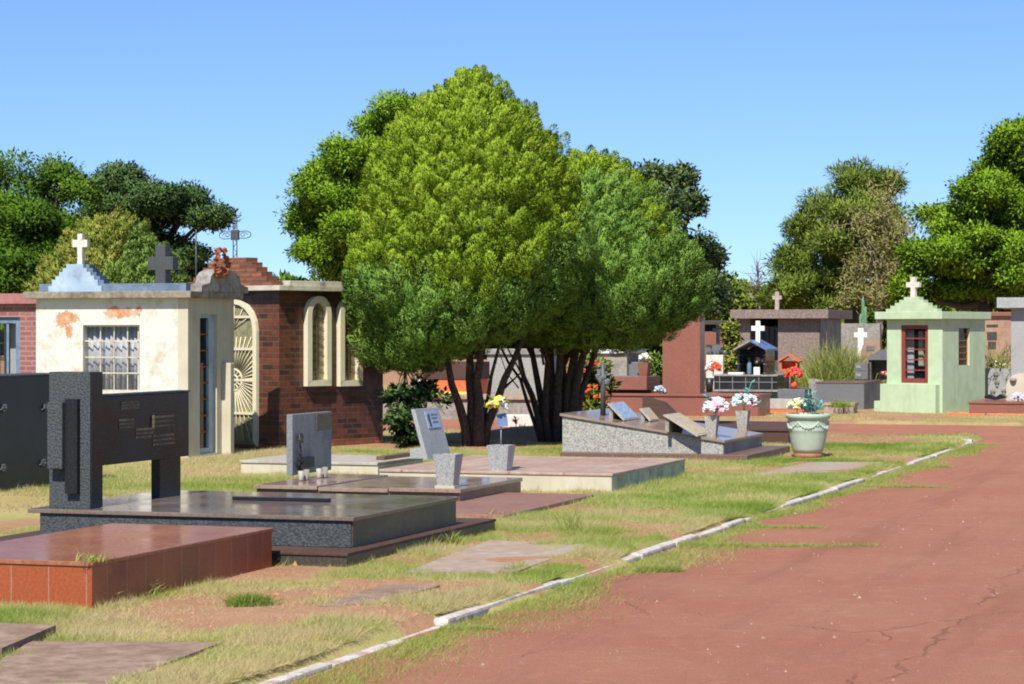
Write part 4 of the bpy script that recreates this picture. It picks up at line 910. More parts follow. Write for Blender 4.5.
# brown tomb with three cover slabs
x0, x1, y0, y1, z0, z1 = bx(254, 459, 507, 489, 521)
t = thing('tomb', 'brown granite tomb under three long side by side cover slabs', 'tomb', (x1, y0, 0)); FOOT.append((x0, x1, y0, y1)); BZ = z1
MB().box(x0 + .02, x1, y0 + .02, y1, -.08, z1 - .04, .004).build('body', 'brown_edge', t)
ws = [x0, x0 + (x1 - x0) * .315, x0 + (x1 - x0) * .66, x1 + .02]
for k in range(3): MB().box(ws[k] + (0.012 if k else 0), ws[k + 1], y0 - .01, y1, z1 - .0395 - (.012 if k == 1 else 0), z1 - (.012 if k == 1 else 0), .006).build('cover_slab', 'brown_top', t)
for k in range(2): MB().box(ws[k + 1] + .001, ws[k + 1] + .0115, y0 + .01, y1, z1 - .039, z1 - .02).build('joint', 'brown_dark', t)
# flat reddish slab on its road side
x0, x1, y0, y1, z0, z1 = bx(464, 504, 521, 515, 594)
q = single(MB().box(x0 - .6, x1, y0, y1, -.08, z1, .008), 'grave_slab', 'red_slab', 'low reddish slab between the brown three slab tomb and the grass', 'grave slab', (x1, y0, 0)); FOOT.append((x0 - .6, x1, y0, y1))
x0, x1, y0, y1 = x0, x0, y0, y1

# grey headstone standing on the left slab
hx, hy = gp(292.5, 475.5, BZ); hy1 = yat(331.5, hx); hz = zat(414.5, hx, hy)
h = thing('headstone', 'grey granite headstone with a bronze rose, standing on the brown tomb', 'headstone', (hx, hy, BZ))
MB().box(hx - .07, hx, hy, hy1, BZ, hz, .006).build('slab', 'mid_gran', h)
def on_x(mb, x, u0, u1, v0, v1, th=.01):
    ya, yb = yat(u0, x), yat(u1, x); ym_ = (ya + yb) / 2; mb.box(x + .0005, x + th, ya, yb, zat(v1, x, ym_), zat(v0, x, ym_), .003); return mb
on_x(MB(), hx, 316, 330.5, 413.5, 430).build('nameplate', 'bronze', h)
on_x(MB(), hx, 300.5, 312, 457, 467.5, .03).build('photo_frame', 'black_plastic', h)
yr = yat(297.5, hx); mb = MB(); zr1, zr0 = zat(434, hx, yr), zat(470, hx, yr); rg = random.Random(2)
mb.tube([(hx + .02, yr, zr0), (hx + .035, yr + .02, (zr0 + zr1) / 2), (hx + .025, yr - .01, zr1)], .012, .008, 6)
for k in range(9): mb.ball((hx + .03, yr + rg.uniform(-.05, .05), zr0 + (zr1 - zr0) * (k + .5) / 9), rg.uniform(.02, .036), 1, (.7, 1, 1.3), .3)
mb.build('rose', 'bronze_dark', h)
cups = None
for k, (u, v_, hgt) in enumerate(((301, 481, 10), (306.5, 480.5, 11), (319, 478.5, 10), (325, 478, 11))):
    c = gp(u, v_, BZ); s = dep(*c) / F
    lab = ('small cream cup, leftmost of four below the grey headstone', 'small cream cup, second from left below the grey headstone', 'small cream cup, third from left below the grey headstone', 'small cream cup, rightmost of four below the grey headstone')[k]
    single(MB().lathe((c[0], c[1], BZ), [(.022, 0), (.026, .02), (.030, hgt * s), (.024, hgt * s), (.018, hgt * s * .5)], 14), 'cup', 'concrete' if k % 2 else 'grey_pave', lab, 'cup', (c[0], c[1], BZ), 'cups below the grey headstone')

# leaning plaque
p0 = gp(428, 459.5, P2Z); ly0 = p0[1]; ly1 = yat(451, p0[0]); s = dep(*p0) / F; hgt = 49 * s * 1.02; lean = 14 * s
h = thing('headstone', 'leaning grey granite plaque with a blue photo plate', 'headstone', (p0[0], ly0, P2Z))
mb = MB(); th = .05; mb.prism_y([(p0[0] - th, P2Z), (p0[0], P2Z), (p0[0] - lean, P2Z + hgt), (p0[0] - lean - th, P2Z + hgt)], ly0, ly1); mb.build('slab', 'grey_gran', h)
nrm = Vector((hgt, 0, lean)).normalized()
def on_lean(a0, a1, b0, b1, off, th, mat, nm):
    mb = MB(); A = Vector((p0[0], 0, P2Z)); B = Vector((p0[0] - lean, 0, P2Z + hgt)); pa, pb = A.lerp(B, b0) + nrm * off, A.lerp(B, b1) + nrm * off
    q = [(pa.x, pa.z), (pa.x + nrm.x * th, pa.z + nrm.z * th), (pb.x + nrm.x * th, pb.z + nrm.z * th), (pb.x, pb.z)]
    mb.prism_y(q, ly0 + (ly1 - ly0) * a0, ly0 + (ly1 - ly0) * a1); return mb.build(nm, mat, h)
on_lean(.35, .88, .60, .94, .001, .008, 'bluesheet', 'photo_plate'); on_lean(.43, .5, .63, .88, .0095, .004, 'black_plastic', 'candle_motif')
on_lean(.56, .84, .85, .88, .0095, .003, 'grey_dark', 'inscription'); on_lean(.56, .8, .78, .81, .0095, .003, 'grey_dark', 'inscription'); on_lean(.56, .82, .70, .73, .0095, .003, 'grey_dark', 'inscription')
MB().box(p0[0] - lean - .10, p0[0] - .052, ly0 + .1, ly1 - .1, P2Z, P2Z + .12, .005).build('back_rest', 'grey_gran', h)

def vase(px, pb_, hpx, top_px, bot_px, z, label, mat='grey_gran', base='cream', group='granite grave vases', slot=True):
    c = gp(px, pb_, z); s = dep(*c) / F; r1, r0, hh = top_px * s / 2, bot_px * s / 2, hpx * s; k = .92
    t = thing('grave_vase', label, 'vase', (c[0], c[1], z), group)
    rot = R(45)
    MB().lathe((c[0], c[1], z), [(r0 * k * 1.25, 0), (r0 * k * 1.25, .018)], rot=rot, sq=True).build('base', base, t)
    MB().lathe((c[0], c[1], z), [(r0 * k, .0185), (r1 * k, hh), (r1 * k * .8, hh), (r1 * k * .75, hh - .05)], rot=rot, sq=True).build('body', mat, t)
    return Vector((c[0], c[1], z + hh)), s
v1, s1 = vase(448, 487, 33, 26, 18, BZ, 'tapered grey granite vase on brown tomb, beside the leaning plaque')
v2, s2 = vase(501, 475, 30, 25, 18, P2Z - .05, 'tapered grey granite vase holding a card on a stake')
st_ = thing('card_stake', 'blue grey memorial card on a thin stake in the granite vase', 'card stake', v2 + Vector((0, 0, -.03)))
cz_ = v2.z + 25 * s2; MB().tube([v2 - Vector((0, 0, .03)), (v2.x, v2.y, cz_ + .05)], .007, .006, 6).build('stake', 'steel', st_)
MB().box(-.055, .055, -.005, .005, -.07, .07, .003, Matrix.Translation((v2.x + .02, v2.y - .012, cz_ + .0)) @ Matrix.Rotation(ANG, 4, 'Z') @ Matrix.Rotation(R(-8), 4, 'Y') @ Matrix.Rotation(R(-12), 4, 'X')).build('card', 'bluemetal', st_)
bouquet('yellow and white cloth flowers above the memorial card', 'flowers', v2 + Vector((-.03, -.02, 40 * s2)), .085, ['yellowpetal', 'whitepetal', 'yellowpetal', 'creampetal'], 3, 14, .045, 'limeleaf', 9, ll=.16)

# weeds growing at the tomb edges
def tuft(name, label, px, py, z, hpx, wpx, n, seed, mat='lf_weed', dry=0.4, group=None, curve=.6, cat='weed', wd=.009):
    rng = np.random.default_rng(seed); c = gp(px, py, z); s = dep(*c) / F; hh = hpx * s; w = wpx * s
    b = np.stack([c[0] + rng.normal(size=n) * w * .22, c[1] + rng.normal(size=n) * w * .22, np.full(n, z - .01)], -1)
    d = norm(np.stack([rng.normal(size=n) * .45, rng.normal(size=n) * .45, np.ones(n)], -1)); L = hh * rng.uniform(.45, 1.05, n)
    side = norm(np.cross(d, rng.normal(size=(n, 3)))) * wd * .5
    mid = b + d * L[:, None] * .55; tip = mid + norm(d + np.stack([d[:, 0], d[:, 1], np.zeros(n)], -1) * curve * 2 - np.array([0, 0, .25])) * L[:, None] * .5
    v = np.concatenate([np.stack([b - side, b + side, mid + side * .8, mid - side * .8], 1), np.stack([mid - side * .8, mid + side * .8, tip + side * .1, tip - side * .1], 1)])
    tn = np.clip(rng.normal(size=n) * .2 + dry, 0, 1)
    o = mesh_np(name, v, 4, mat, np.concatenate([tn, tn]), None, (c[0], c[1], z)); o.location = (c[0], c[1], z)
    return tag(o, label, cat, group)
tuft('weed', 'tall thin weed with drooping stems in the grass before the wide platform', 569, 533, 0, 46, 40, 46, 1, dry=.45, wd=.006)
tuft('weed', 'dry weed tuft on the near corner of the red tomb side', 103, 603, 0, 30, 26, 60, 2, dry=.85)
tuft('weed', 'small green weed on the red tomb top edge', 93, 561, red_top_z, 14, 34, 45, 3, dry=.55)
tuft('weed', 'weed tuft against the long shaded side of the red tomb', 145, 595, 0, 22, 26, 50, 4, dry=.35)
tuft('weed', 'weed tuft growing on the black tomb plinth', 440, 520, zt, 14, 22, 50, 5, dry=.3)
tuft('weed', 'bright green grass tuft in the bare earth right of the red tomb', 250, 606, 0, 17, 44, 1500, 6, dry=.12, cat='grass tuft', wd=.005)
tuft('weed', 'weed tuft at the foot of the black tomb plinth joint', 455, 545, 0, 20, 20, 60, 8, dry=.5)
tuft('weed', 'weed at the foot of the brown slab end beside the black plinth', 497, 520, 0, 14, 30, 70, 9, dry=.4)

# ================================================================== SLOPING PEBBLED TOMB
x0, x1, y0, y1, z0, zs = bx(560, 747.5, 463, 455.5, 790)
t = thing('tomb', 'sloping brown topped tomb with rough pale granite sides and plaques', 'tomb', (x1, y0, 0)); FOOT.append((x0, x1, y0, y1))
MB().box(x0, x1, y0, y1, -.08, zs, .006).build('plinth', 'brown_edge', t)
sx1, sy0 = gp(723, 454, zs); sx0 = xat(562.5, sy0); zl, zr_ = zat(416, sx0, sy0), zat(442.5, sx1, sy0); sy1 = yat(761, sx1)
def SZt(x): return zl + (zr_ - zl) * (x - sx0) / (sx1 - sx0) + .032
MB().prism_y([(sx0, zs), (sx1, zs), (sx1, zr_), (sx0, zl)], sy0, sy1).build('body', 'pebble', t)
MB().box(sx1 + .001, sx1 + .012, sy0 + .004, sy1, zs + .001, zr_ - .002).build('side_sheet', 'grey_dark', t)  # darker grey sheet carries the side's shade in its colour
MB().prism_y([(sx0 - .03, SZt(sx0 - .03) - .032), (sx1 + .03, SZt(sx1 + .03) - .032), (sx1 + .03, SZt(sx1 + .03)), (sx0 - .03, SZt(sx0 - .03))], sy0 - .03, sy1 + .03).build('cover_slab', 'brown_top', t)
def slope_pt(px, py):
    z = .5
    for _ in range(80): x, y = gp(px, py, z); z = .75 * z + .25 * SZt(x)
    return x, y, z
def plaque(pl, pr, pt, pb_, ywd, hgt, mat, label, rear=0.0):
    x, y, z = slope_pt(pl, pb_); s = dep(x, y) / F; xb = x + (pr - pl) * s
    t = thing('plaque', label, 'plaque', (x, y, z), 'plaques on the sloping tomb')
    A, B = Vector((x, 0, SZt(x) + hgt)), Vector((xb, 0, SZt(xb) + .004)); n_ = Vector((-(B - A).z, 0, (B - A).x)).normalized()
    def sl(o, th, a=0.0, b=1.0): p, q_ = A.lerp(B, a) + n_ * o, A.lerp(B, b) + n_ * o; return [(p.x, p.z), (q_.x, q_.z), (q_.x + n_.x * th, q_.z + n_.z * th), (p.x + n_.x * th, p.z + n_.z * th)]
    MB().prism_y(sl(0, .018), y, y + ywd).build('frame', 'grey_pave', t)
    MB().prism_y(sl(.0185, .005, .06, .95), y + ywd * .07, y + ywd * .93).build('picture', mat, t)
    MB().prism_y([(x + .02, SZt(x + .02)), (x + .07, SZt(x + .07)), (x + .07, SZt(x) + hgt * .7), (x + .02, SZt(x) + hgt * .86)], y + .04, y + ywd - .04).build('prop', 'concrete', t)
plaque(607, 624, 402, 418.5, .80, .20, 'bluesheet', 'tilted plaque with bluish picture, leftmost on the sloping tomb')
plaque(639, 650, 406, 420.0, .50, .15, 'picture', 'small tilted gilt plaque, middle one on the sloping tomb')
plaque(663, 698, 410, 431.5, .85, .21, 'picture', 'largest tilted gilt plaque, nearest the vases')
bxp = slope_pt(634, 417); x_, y_, z_ = bxp; y_ = y_ + .45
single(MB().prism_y([(x_, SZt(x_)), (x_ + .52, SZt(x_ + .52)), (x_ + .52, SZt(x_ + .52) + .04), (x_ + .28, SZt(x_) + .19), (x_, SZt(x_) + .27)], y_, y_ + .3), 'stone_block', 'brown_dark', 'dark brown wedge block behind the small gilt plaque', 'stone block', (x_, y_, SZt(x_)))
x_, y_, z_ = slope_pt(603, 415.5)
t = thing('marker_post', 'thin weathered grey marker with ragged top on sloping tomb', 'marker', (x_, y_, z_)); s = dep(x_, y_) / F
mb = MB(); mb.tube([(x_, y_, z_), (x_, y_, z_ + 53 * s)], .042, .028, 6); mb.build('post', 'metal', t)
mb = MB(); rg = random.Random(8)
for k in range(16): mb.ball((x_ + rg.uniform(-.07, .07), y_ + rg.uniform(-.04, .04), z_ + (30 + 20 * rg.random()) * s), rg.uniform(.02, .04), 1, (1, 1, 1.5), .3)
mb.build('ornament', 'grey_dark', t)
def svase(px, pb_, hpx, tw_, bw_, label, **k):
    x, y, z = slope_pt(px, pb_); c0 = gp(px, pb_, z); return vase(px, pb_, hpx, tw_, bw_, z - .01, label, 'pebble', 'terracotta', 'granite vases on the sloping tomb')
va, sa_ = svase(712, 437.5, 22, 14, 9.5, 'pale granite vase of pink and white flowers, nearer one on the sloping tomb')
vb, sb_ = svase(743, 431, 20.5, 14, 9.5, 'pale granite vase of pink and blue flowers, further one on the sloping tomb')
bouquet('pink and white flower bunch in the nearer vase with teal sprig', 'flowers', va + Vector((.05, 0, .085)), .145, ['whitepetal', 'palepink', 'pink', 'palepink'], 11, 20, .055, 'greenleaf', 14, tall=([(-.12, .17, 14), (-.16, .10, 10)], 'tealleaf'))
bouquet('pink and pale blue flower bunch in the further vase', 'flowers', vb + Vector((.02, 0, .10)), .15, ['whitepetal', 'pink', 'skyblue', 'palepink', 'skyblue'], 12, 22, .05, 'greenleaf', 16, tall=([(.10, .30, 16), (.22, .0, 14), (.2, -.05, 12)], 'tealleaf'))

# ================================================================== GREEN POT
px_, py_ = gp(808, 457); s = dep(px_, py_) / F; c = Vector((px_, py_, 0)); Rm = 22.5 * s
t = thing('plant_pot', 'big pale green garden pot with swags, bare clay foot', 'pot', c); FOOT.append((px_ - .3, px_ + .3, py_ - .3, py_ + .3))
hh = 43.5 * s
def P(z): return z * hh
MB().lathe(c, [(.60 * Rm, 0), (.63 * Rm, P(.03)), (.645 * Rm, P(.145))], 40).build('foot', 'terracotta', t)
MB().lathe(c, [(.648 * Rm, P(.10)), (.70 * Rm, P(.2)), (.78 * Rm, P(.36)), (.835 * Rm, P(.52)), (.865 * Rm, P(.60)), (.885 * Rm, P(.615)), (.88 * Rm, P(.64)), (.875 * Rm, P(.75)), (.87 * Rm, P(.84)), (.90 * Rm, P(.87)), (.97 * Rm, P(.90)), (1.0 * Rm, P(.935)), (1.0 * Rm, P(.97)), (.97 * Rm, P(1.0)), (.86 * Rm, P(1.0)), (.80 * Rm, P(.9))], 48).build('body', 'pot_green', t)
mb = MB()
for k in range(6):
    a0 = k * 1.0472 + .2; pts = []
    for i in range(9):
        u = i / 8; a = a0 + 1.0472 * u; zq = P(.80) - P(.13) * math.sin(math.pi * u); pts.append(c + Vector((.885 * Rm * math.cos(a), .885 * Rm * math.sin(a), zq)))
    mb.tube(pts, .011, .011, 6)
    for i in range(1, 8): mb.ball(pts[i], .018 + .006 * math.sin(math.pi * i / 8), 1, jit=.2)
    pk = pts[0]; mb.ball(pk, .022, 1); mb.ball(pk - Vector((0, 0, .04)), .015, 1, (1, 1, 1.8))
mb.build('swag', 'pot_green', t)
MB().lathe(c, [(.79 * Rm, P(.90)), (.80 * Rm, P(.93)), (.1, P(.95))], 24).build('soil', 'brown_edge', t)
top = c + Vector((0, 0, hh))
cr_ = Vector((CA, SA, 0))
bouquet('cream flowers at the left of the green pot', 'flowers', top + cr_ * (-11 * s) + Vector((0, 0, .10)), .10, ['creampetal', 'whitepetal', 'creampetal', 'creampetal', 'yellowpetal', 'whitepetal'], 14, 18, .042, 'limeleaf', 8)
t = thing('plastic_plant', 'teal leafed plastic sprigs standing in the green pot', 'plastic plant', top); rg = random.Random(9)
for k, (dx, hz) in enumerate(((1, 24), (4, 20), (8, 16), (-2, 15), (12, 11), (-8, 8), (15, 8), (5, 13))):
    mb = MB(); tip = top + cr_ * (dx * s) + Vector((rg.uniform(-.05, .05), rg.uniform(-.05, .05), hz * s)); root = top + cr_ * (dx * .4 * s) - Vector((0, 0, .03)); mb.tube([root, root.lerp(tip, .5) + Vector((0, 0, .01)), tip], .006, .004, 5)
    for i in range(13):
        p = root.lerp(tip, rg.uniform(.25, 1)); a = rg.uniform(0, 6.283); d = Vector((math.cos(a), math.sin(a), rg.uniform(-.1, .8))).normalized(); sd = d.cross(Vector((0, 0, 1))).normalized() * .022
        mb.tri(p, p + d * .05 + sd, p + d * .10); mb.tri(p, p + d * .10, p + d * .05 - sd)
    mb.build('sprig', 'tealleaf', t)
# ================================================================== BEYOND THE CROSSING
# red brown granite tomb with pillar and bench
x0, x1, y0, y1, z0, z1 = bx(598, 758, 416, 394.5, None, 0, 1.2)
t = thing('tomb', 'red brown granite tomb with tall square pillar and raised bench', 'tomb', (x1, y0, 0)); FOOT.append((x0, x1, y0, y1))
MB().box(x0, x1, y0, y1, -.08, z1 - .05, .006).build('base', 'brown_gran', t); MB().box(x0 - .03, x1 + .03, y0 - .03, y1 + .02, z1 - .0495, z1, .006).build('cover_slab', 'brown_gran', t)
yp = y0 + .10; MB().box(xat(662.5, yp), xat(700, yp), yp, yp + .42, z1, zat(312, x1, yp), .006).build('pillar', 'brown_gran', t)
yb = y0 + .16; MB().box(xat(605, yb), xat(646.7, yb), yb, yb + 1.1, zat(389.5, x0, yb), zat(376.5, x0, yb), .006).build('bench', 'brown_gran', t)
MB().box(xat(607, yb), xat(640, yb), yb + .2, yb + .9, z1, zat(389.6, x0, yb)).build('bench_support', 'brown_dark', t)
vx, vy = xat(644.5, yb + .3), yb + .3; vz = zat(376.5, x0, yb); s = dep(vx, vy) / F
v = thing('grave_vase', 'red granite vase standing on the bench of the brown tomb', 'vase', (vx, vy, vz)); MB().lathe((vx, vy, vz), [(4 * s, 0), (5.8 * s, 14 * s), (4.5 * s, 14 * s), (4 * s, 10 * s)], rot=R(40), sq=True).build('body', 'brown_gran', v)
bouquet('cream flowers in the red granite vase on the bench', 'flowers', (vx, vy, vz + 18 * s), .10, ['creampetal', 'whitepetal'], 31, 10, .05, 'limeleaf', 10)
bq = yp - .02; bouquet('small grey white flower bunch at the foot of the square pillar', 'flowers', (xat(660, y0 + .06), y0 + .06, z1 + .07), .10, ['whitepetal', 'skyblue', 'lilac'], 32, 14, .035, 'tealleaf', 10)
# dark brown flat tomb in front
x0, x1, y0, y1, z0, z1 = bx(648, 787, 445, 429, None, 0, 3.0); y0 += 0.1
t = thing('tomb', 'low dark brown granite tomb behind the flower vases', 'tomb', (x1, y0, 0)); FOOT.append((x0, x1, y0, y1))
MB().box(x0, x1, y0, y1, -.08, z1 - .04, .006).build('base', 'brown_dark', t); MB().box(x0 - .02, x1 + .02, y0 - .02, y1, z1 - .0395, z1, .006).build('cover_slab', 'brown_dark', t)

# black tiled shrine
D = 53.0
def gd(px, d): q = at(px, 333, d); return q.x, q.y
def bd_(pl, pr, pt, d, deep, z0=0.0):
    """box whose front right corner stands at distance d"""
    x1, y0 = gd(pr, d); return xat(pl, y0), x1, y0, y0 + deep, z0, zat(pt, x1, y0)
x0, x1, y0, y1, z0, z1 = bd_(705, 786, 392, D, 2.6, -.05)
t = thing('shrine', 'black tiled shrine tomb with little gabled house and white cross', 'shrine', (x1, y0, 0)); FOOT.append((x0, x1, y0, y1))
MB().box(x0, x1, y0, y1, z0, z1).build('base', 'black_tile', t); MB().box(x0 - .02, x1 + .02, y0 - .02, y1, z1 + .0005, z1 + .04, .005).build('base_ledge', 'concrete', t); zb = z1 + .0405
a0, a1, b0, b1, c0, c1 = bd_(714, 777, 376.5, D + .35, 2.0, zb)
MB().box(a0, a1, b0, b1, zb, c1).build('tier', 'black_tile', t); MB().box(a0 - .02, a1 + .02, b0 - .02, b1, c1 + .0005, c1 + .035, .005).build('tier_ledge', 'concrete', t); zc = c1 + .036
h0, h1, k0, k1, m0, m1 = bd_(737, 765.5, 349.5, D + .6, 1.0, zc); hm = (h0 + h1) / 2; zp = zat(341.5, hm, k0)
mb = MB(); mb.box(h0, h0 + .05, k0, k1, zc, m1); mb.box(h1 - .05, h1, k0, k1, zc, m1); mb.box(h0 + .0505, h1 - .0505, k1 - .06, k1, zc, m1); mb.prism_y([(h0 + .05, m1 + .0005), (h1 - .05, m1 + .0005), (hm, zp - .03)], k1 - .06, k1); mb.build('house', 'black_tile', t)
mb = MB(); mb.prism_y([(h0 - .06, m1 - .03), (hm, zp), (hm, zp + .04), (h0 - .06, m1 + .015)], k0 - .15, k1 + .1); mb.build('roof', 'concrete', t)
mb = MB(); mb.prism_y([(h1 + .06, m1 - .03), (h1 + .06, m1 + .015), (hm + .0005, zp + .04), (hm + .0005, zp)], k0 - .15, k1 + .1); mb.build('roof', 'bluemetal', t)
mb = MB(); cross_mb(mb, xat(757.2, k0 + .2), k0 + .3, zp - .1, zat(320.7, hm, k0), .30, .10, depth=.07, arm_at=.70, aw=.11); mb.build('cross', 'white', t)
MB().box(h1 - .26, h1 - .12, k0 - .06, k0 - .02, zc, zc + .17, .004, Matrix.Identity(4)).build('photo', 'white', t)
bouquet('mixed bright flowers inside the black shrine house', 'flowers', (hm + .12, k0 + .3, zc + .28), .10, ['crimson', 'whitepetal', 'lilac', 'yellowpetal'], 41, 10, .045, 'greenleaf', 8)
t = thing('lantern', 'dark glass lantern inside the black shrine', 'lantern', (hm - .1, k0 + .25, zc)); MB().lathe((hm - .1, k0 + .25, zc), [(.05, 0), (.055, .02), (.05, .25), (.02, .32), (.02, .34)], 12).build('body', 'blue_frame', t)
MB().lathe((hm - .1, k0 + .25, zc), [(.035, .341), (.05, .36), (.02, .40)], 12).build('cap', 'metal', t)
MB_ = MB(); MB_.box(xat(729, b0 + .2), xat(744, b0 + .2), b0 + .1, b0 + .3, zc - .0005, zc + .05, .01); single(MB_, 'open_book', 'white', 'white stone open book on the black shrine tier', 'stone book', (xat(736, b0), b0 + .1, zc))
# flower pots by the shrine
def potted(px, pb_, d, z, hpx, wpx, mat, label):
    x, y = gd(px, d); s = d / F; zz = z if z is not None else zat(pb_, x, y); t = thing('flower_pot', label, 'pot', (x, y, zz)); MB().lathe((x, y, zz), [(wpx * s * .36, 0), (wpx * s * .5, hpx * s), (wpx * s * .44, hpx * s), (wpx * s * .38, hpx * s * .8)], 18).build('body', mat, t); return Vector((x, y, zz + hpx * s)), s
tp, s = potted(709.5, 392, D - .6, None, 14, 9, 'black_plastic', 'black pot with bright flowers left of the black shrine')
x, y = tp.x, tp.y; sb = MB().box(x - .2, x + .2, y - .2, y + .2, -.08, tp.z - 14 * s - .0005); single(sb, 'pedestal', 'brown_gran', 'low brown pedestal under the black flower pot', 'pedestal', (x, y, 0))
bouquet('orange and crimson flowers in the black pot', 'flowers', tp + Vector((.08, 0, .20)), .16, ['redpetal', 'crimson', 'whitepetal', 'redpetal', 'yellowpetal'], 42, 18, .055, 'greenleaf', 16)
x0, x1, y0, y1, z0, z1 = bd_(706, 723, 355, D + 2.5, .2, -.05); single(MB().box(x0, x1, y0, y1, z0, z1, .01), 'headstone', 'whitecross', 'plain pale headstone behind the orange flowers', 'headstone', (x1, y0, 0))
tp, s = potted(793.5, 389, D - 1.0, None, 8, 8, 'redpetal', 'red vase of orange red flowers beside the shrine')
x, y = tp.x, tp.y; single(MB().box(x - .3, x + .3, y - .25, y + .5, -.08, tp.z - 8 * s - .0005, .006), 'tomb', 'grey_dark', 'small dark grey tomb under the red vase', 'tomb', (x, y, 0))
bouquet('orange red flowers in the red vase beside the shrine', 'flowers', tp + Vector((0, 0, .13)), .17, ['redpetal', 'redpetal', 'crimson'], 43, 18, .06, 'greenleaf', 6)
x0, x1, y0, y1, z0, z1 = bd_(763, 804, 403.5, 50.6, .8, -.05)
t = thing('tomb', 'little pale tomb edged in orange behind the green pot', 'tomb', (x1, y0, 0)); MB().box(x0, x1, y0, y1, z0, z1 - .12, .006).build('base', 'orange_paint', t); MB().box(x0 - .01, x1 + .01, y0 - .01, y1, z1 - .1195, z1 + .08, .006).build('top', 'grey_pave', t); FOOT.append((x0, x1, y0, y1))
# orange candle house on a post
x, y = gd(790, D + 1.5); s = dep(x, y) / F; zh = zat(369, x, y)
t = thing('candle_house', 'tiny orange roofed candle house on a thin post', 'candle house', (x, y, 0)); MB().tube([(x, y, -.05), (x, y, zh)], .03, .03, 8).build('post', 'metal', t)
mb = MB(); w = 8.5 * s; hz = 8 * s; mb.box(x - w, x - w + .03, y - .15, y + .15, zh, zh + hz); mb.box(x + w - .03, x + w, y - .15, y + .15, zh, zh + hz); mb.box(x - w + .0305, x + w - .0305, y + .12, y + .15, zh, zh + hz); mb.box(x - w, x + w, y - .15, y + .15, zh - .03, zh - .0005); mb.build('house', 'orange_paint', t)
mb = MB(); 
for sg in (-1, 1): mb.prism_y([(x + sg * (w + .06), zh + hz - .03), (x + sg * .0005, zh + hz + .12), (x + sg * .0005, zh + hz + .15), (x + sg * (w + .06), zh + hz)], y - .2, y + .2)
mb.build('roof', 'orange_paint', t)

# stone mausoleum
x0, x1, y0, y1, z0, z1 = bd_(739, 819.5, 318.5, 60, 2.9, -.05); FOOT.append((x0, x1, y0, y1))
t = thing('mausoleum', 'long flat roofed mausoleum of rough purple brown stone', 'mausoleum', (x1, y0, 0))
d0, d1 = xat(750, y0), xat(778, y0)
mb = MB(); mb.box(x0, d0, y0, y1, z0, z1); mb.box(d1, x1, y0, y1, z0, z1); mb.box(d0 + .0005, d1 - .0005, y1 - .2, y1, z0, z1); mb.build('wall', 'mosaic_stone', t)
mb = MB(); dm = (d0 + d1) / 2; mb.box(d0 + .05, dm - .01, y0 + .6, y0 + .65, z0, z1 - .2); mb.box(dm + .01, d1 - .05, y0 + .6, y0 + .65, z0, z1 - .2); dr = mb.build('door', 'metal', t)
mb = MB(); 
for k in range(5): mb.box(d0 + .1 + k * .13, d0 + .12 + k * .13, y0 + .57, y0 + .599, z0 + .1, z1 - .3)
mb.build('bar', 'bronze_dark', dr)
MB().box(xat(730, y0 - .3), x1 + .28, y0 - .3, y1 + .25, z1 + .0005, zat(309.5, x1, y0 - .3), .01).build('roof', 'mosaic_stone', t)
MB().box(x1 + .001, x1 + .02, y0 + .01, y1, z0, z1 - .001).build('side_sheet', 'black_side', t)  # near-black sheet paints the shade onto the right wall
zr = zat(309.5, x1, y0 - .3); mb = MB(); cross_mb(mb, xat(776.5, y0), y0 + .1, zr - .02, zat(291.5, x1, y0), .24, .10, depth=.09, arm_at=.70, aw=.10); mb.build('cross', 'browncross', t)
# dark kiosk like tomb further left
x0, x1, y0, y1, z0, z1 = bd_(699, 726, 320.5, 70, 2.0, -.05)
t = thing('mausoleum', 'low dark roofed brown mausoleum half hidden by the right cypress', 'mausoleum', (x1, y0, 0)); zm = zat(331.5, x1, y0)
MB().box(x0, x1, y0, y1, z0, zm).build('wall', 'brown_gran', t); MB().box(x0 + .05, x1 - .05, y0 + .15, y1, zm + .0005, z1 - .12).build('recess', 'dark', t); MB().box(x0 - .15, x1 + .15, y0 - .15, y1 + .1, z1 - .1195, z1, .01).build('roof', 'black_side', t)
for xx in (x0 + .03, x1 - .12): MB().box(xx, xx + .09, y0 + .02, y0 + .11, zm + .0005, z1 - .12).build('column', 'grey_gran', t)
x, y = gd(718, 66); s = dep(x, y) / F; mb = MB(); cross_mb(mb, x, y, zat(345, x, y), zat(324.5, x, y), .28, .09, depth=.08, arm_at=.72, aw=.11); mb.box(x - .3, x + .3, y - .2, y + .6, -.05, zat(345, x, y) - .0005); single(mb, 'tomb', 'grey_dark', 'grey tomb with small stone cross before the dark roofed mausoleum', 'tomb', (x, y, 0))

